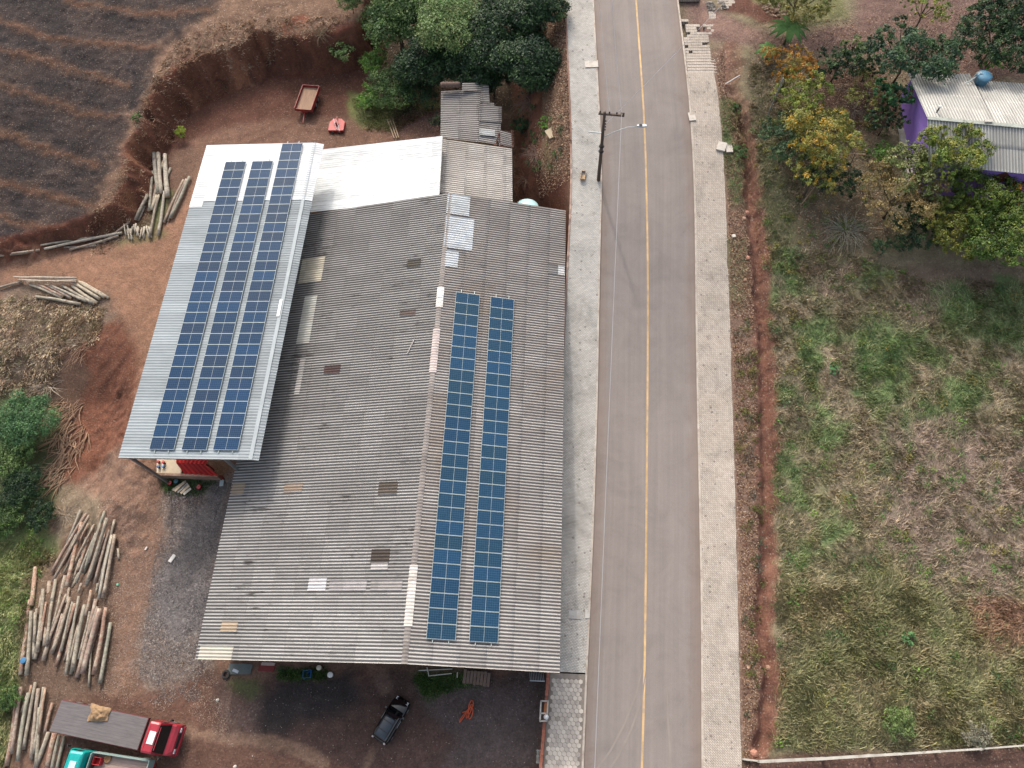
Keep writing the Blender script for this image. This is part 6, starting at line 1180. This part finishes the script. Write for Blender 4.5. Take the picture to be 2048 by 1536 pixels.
# fence along the near end of the field
FP = [AG(1521, 1526, .0), AG(1650, 1519), AG(1745, 1513), AG(1800, 1510), AG(1878, 1504), AG(1960, 1499), AG(2060, 1491), AG(2150, 1484)]; H_ = .75
FP = [AT(x, y, float(zg(*AG(x, y)[:2])) + H_) for x, y in ((1521, 1523), (1650, 1517), (1745, 1511), (1800, 1508), (1878, 1503), (1960, 1498), (2060, 1490), (2150, 1483))]
e = empty('field_fence', FP[0] - [0, 0, H_], 0, 'low concrete fence with a top rail along the near edge of the field', 'fence'); o0 = FP[0] - [0, 0, H_]
for i in range(len(FP) - 1): MB().bar(FP[i] - o0, FP[i + 1] - o0, .2 - .02 * i, .12).obj('rail', m_conc, e)
for p in FP: MB().box(p - o0 + [-.09, -.09, -H_ - .5], p - o0 + [.09, .09, .07]).obj('post', m_conc, e)
for i in range(len(FP) - 1): MB().tube([FP[i] - o0 - [0, 0, .35], FP[i + 1] - o0 - [0, 0, .35]], .02, 4).obj('strand', m_wire, e)
a, b_ = AG(1484, 1518) + [0, 0, .2], AG(1517, 1522) + [0, 0, .2]; o = MB().bar(a - [0, 0, .1], b_ - [0, 0, .1], .12, .5).obj('low_wall', m_conc); tag(o, 'short low wall between the right pavement and the fence corner', 'wall')
# blue water tank behind the warehouse
P = AT(1053, 402, 4.6); e = empty('water_tank', (P[0], P[1], 1.2), 0, 'big pale blue water tank half hidden behind the warehouse roof edge', 'water tank'); MB().lathe((0, 0, -.6), [(1.0, 0), (1.05, .6), (1.12, 2.6), (1.18, 2.75)], 28).obj('tank', mat((120, 196, 214), .5, .08, 2), e, True)
MB().lathe((0, 0, 2.15), [(1.2, 0), (1.15, .18), (.7, .42), (.25, .5), (.02, .5)], 28).obj('lid', mat((196, 238, 240), .5, .06, 2), e, True)
# gate frame on the wall
P = AR(1092, 1421, .1); G0 = (P[0] - .35, P[1], float(zr(P[1])) - .5); e = empty('gate_frame', G0, 0, 'pale rectangular gate frame with an orange board standing on the brick wall', 'gate')
qs = [AT(x, y, G0[2] + 1.9) - np.array(G0) for x, y in ((1082, 1402), (1096, 1402), (1093.5, 1442), (1080, 1442))]
for i in range(4): MB().bar(qs[i], qs[(i + 1) % 4], .1, .1).obj('beam', m_conc, e); MB().bar(qs[i] - [0, 0, 2.1], qs[i] - [0, 0, .05], .09).obj('post', m_conc, e)
k = .62; MB().bar(qs[0] + (qs[3] - qs[0]) * k, qs[1] + (qs[2] - qs[1]) * k, .1, .1).obj('beam', m_conc, e); a_, b_ = qs[1] + [-.14, -.15, -.2], qs[1] + (qs[2] - qs[1]) * .6 + [-.14, 0, -.2]; MB().bar(a_, b_, .2, .05).obj('board', mat((198, 124, 70), .8, .15, 4), e)
P = AT(1092.5, 1434, G0[2] + 2.0) - np.array(G0); MB().lathe(P, [(.06, 0), (.16, .1), (.17, .22), (.08, .32), (.01, .34)], 14).obj('lamp_globe', m_lampw, e)
# loose grating and pallets by the wall base
P = AG(1082, 1513); mb = MB(); [mb.box((x, -.45, 0), (x + .06, .45, .5)) for x in np.arange(-.3, .3, .12)]; [mb.box((-.34, y, .16), (.34, y + .06, .44)) for y in (-.4, 0, .36)]
o = mb.obj('slatted_stand', mat((170, 172, 166), .8, .15, 4)); o.location = [float(v) for v in P]; tag(o, 'pale slatted stand against the inner side of the brick wall', 'stand')
P = AG(1075, 1352, .5); mb = MB(); [mb.bar((x, -.4, .9), (x - .12, .5, .15), .04) for x in np.arange(-.5, .51, .125)]; mb.bar((-.55, -.4, .9), (.55, -.4, .9), .06); mb.bar((-.67, .5, .15), (.43, .5, .15), .06)
o = mb.obj('metal_grating', m_galvst); o.location = [float(v) for v in P]; tag(o, 'leaning metal grating under the warehouse corner near the brick wall', 'grating')
P = AG(953, 1356); e = empty('timber_stack', P, -.06, 'low stack of grey brown boards by the front eave', 'board stack')
for i, x in enumerate(np.arange(-1.0, 1.0, .26)): MB().box((x, -.5 + random.uniform(-.04, .04), .12 + random.uniform(0, .03)), (x + .22, .48 + random.uniform(-.05, .05), .18)).obj('board', mat((134, 112, 98), .9, .3, 3), e)
for y in (-.4, .34): MB().box((-1.02, y, 0), (1.02, y + .1, .115)).obj('bearer', m_wood, e)
for i, (a, b_, lb) in enumerate([((838, 1341), (905, 1338), 'upper long white pipe of the frame among the weeds'), ((857, 1352), (904, 1347), 'lower white pipe of the frame among the weeds'), ((855, 1335), (859, 1353), 'short white crosspiece of the frame among the weeds'), ((916, 1345), (915, 1356), 'short pale stake beside the stacked boards')]):
    rod(AG(*a) + [0, 0, .12 + i * .07], AG(*b_) + [0, 0, .12 + i * .07], .04, lb, (206, 202, 190), 'pipe', 'pipe', 'pipes by the front eave')
crate(AG(616, 1348), .62, .58, .3, (38, 104, 176), 'bright blue crate in the shade of the front eave', .1)
def drum(px, py, r, h, c, label, name='bucket', cat='bucket', group=None, zb=None):
    P = AG(px, py) if zb is None else AT(px, py, zb); e = empty(name, P, 0, label, cat, group); MB().lathe((0, 0, 0), [(r * .85, 0), (r, h * .9), (r * 1.05, h * .92), (r * 1.05, h)], 18).obj('body', mat(c, .5, .1, 4), e, True)
    MB().lathe((0, 0, h), [(r * .98, 0), (r * .9, .02), (r * .3, .035), (.01, .035)], 18).obj('lid', mat(tuple(min(255, int(v * 1.1)) for v in c), .5, .1, 4), e)
drum(641, 1336, .19, .45, (200, 192, 170), 'cream drum left of the white one under the front eave', group='drums under the front eave'); drum(663, 1350, .21, .4, (222, 220, 214), 'white drum right of the cream one under the front eave', group='drums under the front eave')
drum(343, 968, .17, .35, (172, 40, 48), 'red bucket left of the planks at the shed end', group='buckets at the metal shed end'); drum(401, 976, .2, .35, (150, 34, 44), 'dark red bucket right of the planks at the shed end', group='buckets at the metal shed end'); drum(355, 964, .2, .3, (44, 96, 104), 'dark teal bucket behind the planks at the shed end', group='buckets at the metal shed end')
drum(55, 1322, .24, .55, (52, 110, 150), 'blue plastic drum between the long logs', 'drum', 'drum')
# tyre, sheets and odd junk near the front left corner
P = AG(453, 1349); o = MB().loft([[(.3 * math.cos(a) + .0, .3 * math.sin(a), 0) for a in np.linspace(0, 6.283, 19)[:-1]], [(.34 * math.cos(a), .34 * math.sin(a), .1) for a in np.linspace(0, 6.283, 19)[:-1]], [(.3 * math.cos(a), .3 * math.sin(a), .2) for a in np.linspace(0, 6.283, 19)[:-1]], [(.18 * math.cos(a), .18 * math.sin(a), .2) for a in np.linspace(0, 6.283, 19)[:-1]], [(.18 * math.cos(a), .18 * math.sin(a), .02) for a in np.linspace(0, 6.283, 19)[:-1]]], cap=False).obj('tyre', m_tyre); o.location = [float(v) for v in P]; tag(o, 'old tyre lying at the front left warehouse corner', 'tyre')
for px, py, sx, sy, rz_, c, lb in [(481, 1338, 1.9, .8, .03, (96, 104, 102), 'dark grey metal sheets lying under the front eave'), (472, 1342, .5, .22, -.3, (196, 204, 214), 'pale blue sheet on the dark metal sheets'), (534, 1336, 1.3, .5, 0, (128, 44, 40), 'dark red sheet under the front eave'), (537, 1328, 1.1, .25, 0, (196, 170, 160), 'pinkish board behind the dark red sheet'), (345, 1117, .32, .7, -.45, (226, 220, 214), 'crumpled white sack on the grey gravel'), (444, 966, .35, .6, .1, (190, 206, 208), 'pale bluish sheet beside the warehouse corner'), (293, 1097, .14, .3, -.3, (224, 214, 204), 'small white scrap on the dirt track'), (236, 1169, .16, .2, .2, (110, 190, 160), 'small green plastic scrap beside the logs')]:
    o = MB().prism([(-sx / 2, -sy / 2), (sx / 2 * .9, -sy / 2 * .95), (sx / 2, sy / 2 * .8), (sx * .1, sy / 2), (-sx / 2 * .95, sy / 2 * .9)], .02, .09).obj('sheet', mat(c, .8, .18, 4)); P = AG(px, py); o.location = [float(v) for v in P]; o.rotation_euler = (0, 0, rz_); tag(o, lb, lb.split()[-99 if False else 0] if False else ('sack' if 'sack' in lb else 'scrap' if 'scrap' in lb else 'board' if 'board' in lb else 'sheet'), 'loose sheets and scraps')
# orange hose heap
pts = []; P = AG(936, 1424)
for i in range(60): t_ = i / 59 * 6.283 * 3.1; rr_ = .42 + .16 * math.sin(t_ * 1.37); pts.append((P[0] + .42 * rr_ * 1.6 * math.cos(t_) + .25 * math.sin(t_ * .51), P[1] + rr_ * 1.1 * math.sin(t_ * 1.13) + .2 * math.cos(t_ * .4), P[2] + .07 + .1 * abs(math.sin(t_ * .8))))
pts = [(pts[0][0] - .7, pts[0][1] - .25, P[2] + .06)] + pts; tag(MB().tube(pts, .035, 6).obj('hose', mat((226, 96, 48), .6, .1, 5), None, True), 'tangled orange hose lying on the yard right of the car', 'hose')
# loading bay at the near end of the metal shed
Q = [AT(x, y, .9) for x, y in ((308, 918), (362, 920), (362, 950), (313, 951))]; cen = sum(Q) / 4; cen[2] = .0; e = empty('loading_table', cen, 0, 'cream topped work table at the open end of the metal shed', 'table')
Q[0] = Q[0] + [0, 1.0, 0]; Q[1] = Q[1] + [0, 1.0, 0]
MB().prism([(q[0] - cen[0], q[1] - cen[1]) for q in Q[::-1]], .82, .9).obj('table_top', mat((214, 194, 166), .85, .14, 2.5), e)
for q in Q: d = (q - cen) * .88; MB().box((d[0] - .05, d[1] - .05, -.3), (d[0] + .05, d[1] + .05, .815)).obj('leg', m_wood, e)
drum(319, 925, .13, .3, (170, 44, 48), 'red can on the left part of the work table', 'can', 'can', 'cans on the work table', .91); drum(329, 926, .13, .3, (184, 60, 60), 'second red can on the work table', 'can', 'can', 'cans on the work table', .91); drum(319, 935, .12, .26, (52, 84, 132), 'dark blue can on the work table', 'can', 'can', 'cans on the work table', .91); drum(328, 934, .12, .26, (130, 156, 196), 'light blue can on the work table', 'can', 'can', 'cans on the work table', .91)
def rq(px, py, z_): return AT(px, py, z_)
a, b_, c_, d_ = rq(352, 925, 1.6), rq(370, 948, 1.0), rq(437, 952, 1.0), rq(411, 929, 1.6); m_rs = roofmat('red_sheet', (206, 48, 44), (150, 30, 30), (120, 36, 32), wear=.1, valk=.6, sheet=(30, 1))
cen = (a + c_) / 2; cen[2] = 0; e = empty('red_machine_shed', cen, 0, 'bright red ribbed metal cover sticking out from under the metal shed', 'shed'); croof('cover_front', a, b_, c_, d_, m_rs, e, per=.42, amp=.03, us=.3, sheet=30, off=cen, step=0)
a2, d2 = a + [-.1, 1.3, .0], d_ + [.6, 1.3, .0]; croof('cover_top', a2, a, d_, d2, m_rs, e, per=.42, amp=.03, us=.3, sheet=30, off=cen, step=0)
for p in (a, b_, c_, d_): MB(cen).box((p[0] - .05 if p[0] > cen[0] else p[0] + .02, p[1] + .05, -.3), (p[0] + .05 if p[0] > cen[0] else p[0] + .12, p[1] + .15, p[2] - .08)).obj('post', m_redp, e)
a, b_ = AT(314, 951, .55), AT(440, 955, .55); tag(MB().bar(a, b_, .22, .9).obj('low_wall', mat((150, 116, 98), .9, .25, 3, dirt=(180, 160, 140))), 'low brown wall across the open end of the metal shed', 'wall')
a, b_ = AT(264, 918, 1.0), AT(312, 950, .6); e = empty('guard_rail', (a + b_) / 2 * [1, 1, 0], 0, 'diagonal rail with pale blocks left of the work table', 'rail'); o0 = (a + b_) / 2 * [1, 1, 0]; MB().bar(a - o0, b_ - o0, .1, .1).obj('rail', m_dark, e)
for t_ in (.15, .4, .65, .9): p = a + (b_ - a) * t_ - o0; MB().box(p + [-.12, -.05, .05], p + [.12, .05, .1]).obj('block', m_conc, e)
for i, (a, b_) in enumerate([((373, 963), (346, 981)), ((377, 968), (356, 985)), ((380, 972), (363, 988)), ((384, 978), (369, 990)), ((371, 966), (352, 984))]):
    A_, B_ = AG(*a) + [0, 0, .1 + .035 * i], AG(*b_) + [0, 0, .1 + .035 * i]; tag(MB().bar(A_, B_, .22, .04).obj('plank', m_conc if i % 2 else mat((190, 172, 148), .9, .2, 3)), 'pale %s plank of the short planks dropped in the weeds, counted from the bucket' % ORD[i], 'plank', 'short planks by the metal shed')
# lean-to poles near the white roof
for i, (a, b_) in enumerate([((775, 240), (789, 278)), ((780, 239), (794, 278)), ((785, 238), (798, 277))]): rod(AG(*a) + [0, 0, .1], AG(*b_) + [0, 0, .15], .06, '%s light pole of the three lying toward the white roof' % ORD[i], (182, 158, 128), 'pole', 'pole', 'poles by the white roof')
rod(onp(829, 678, 8.1) + [0, 0, .0], onp(814, 708, 8.1), .04, 'pale stick lying on the left roof slope', (196, 188, 180), 'stick', 'stick')
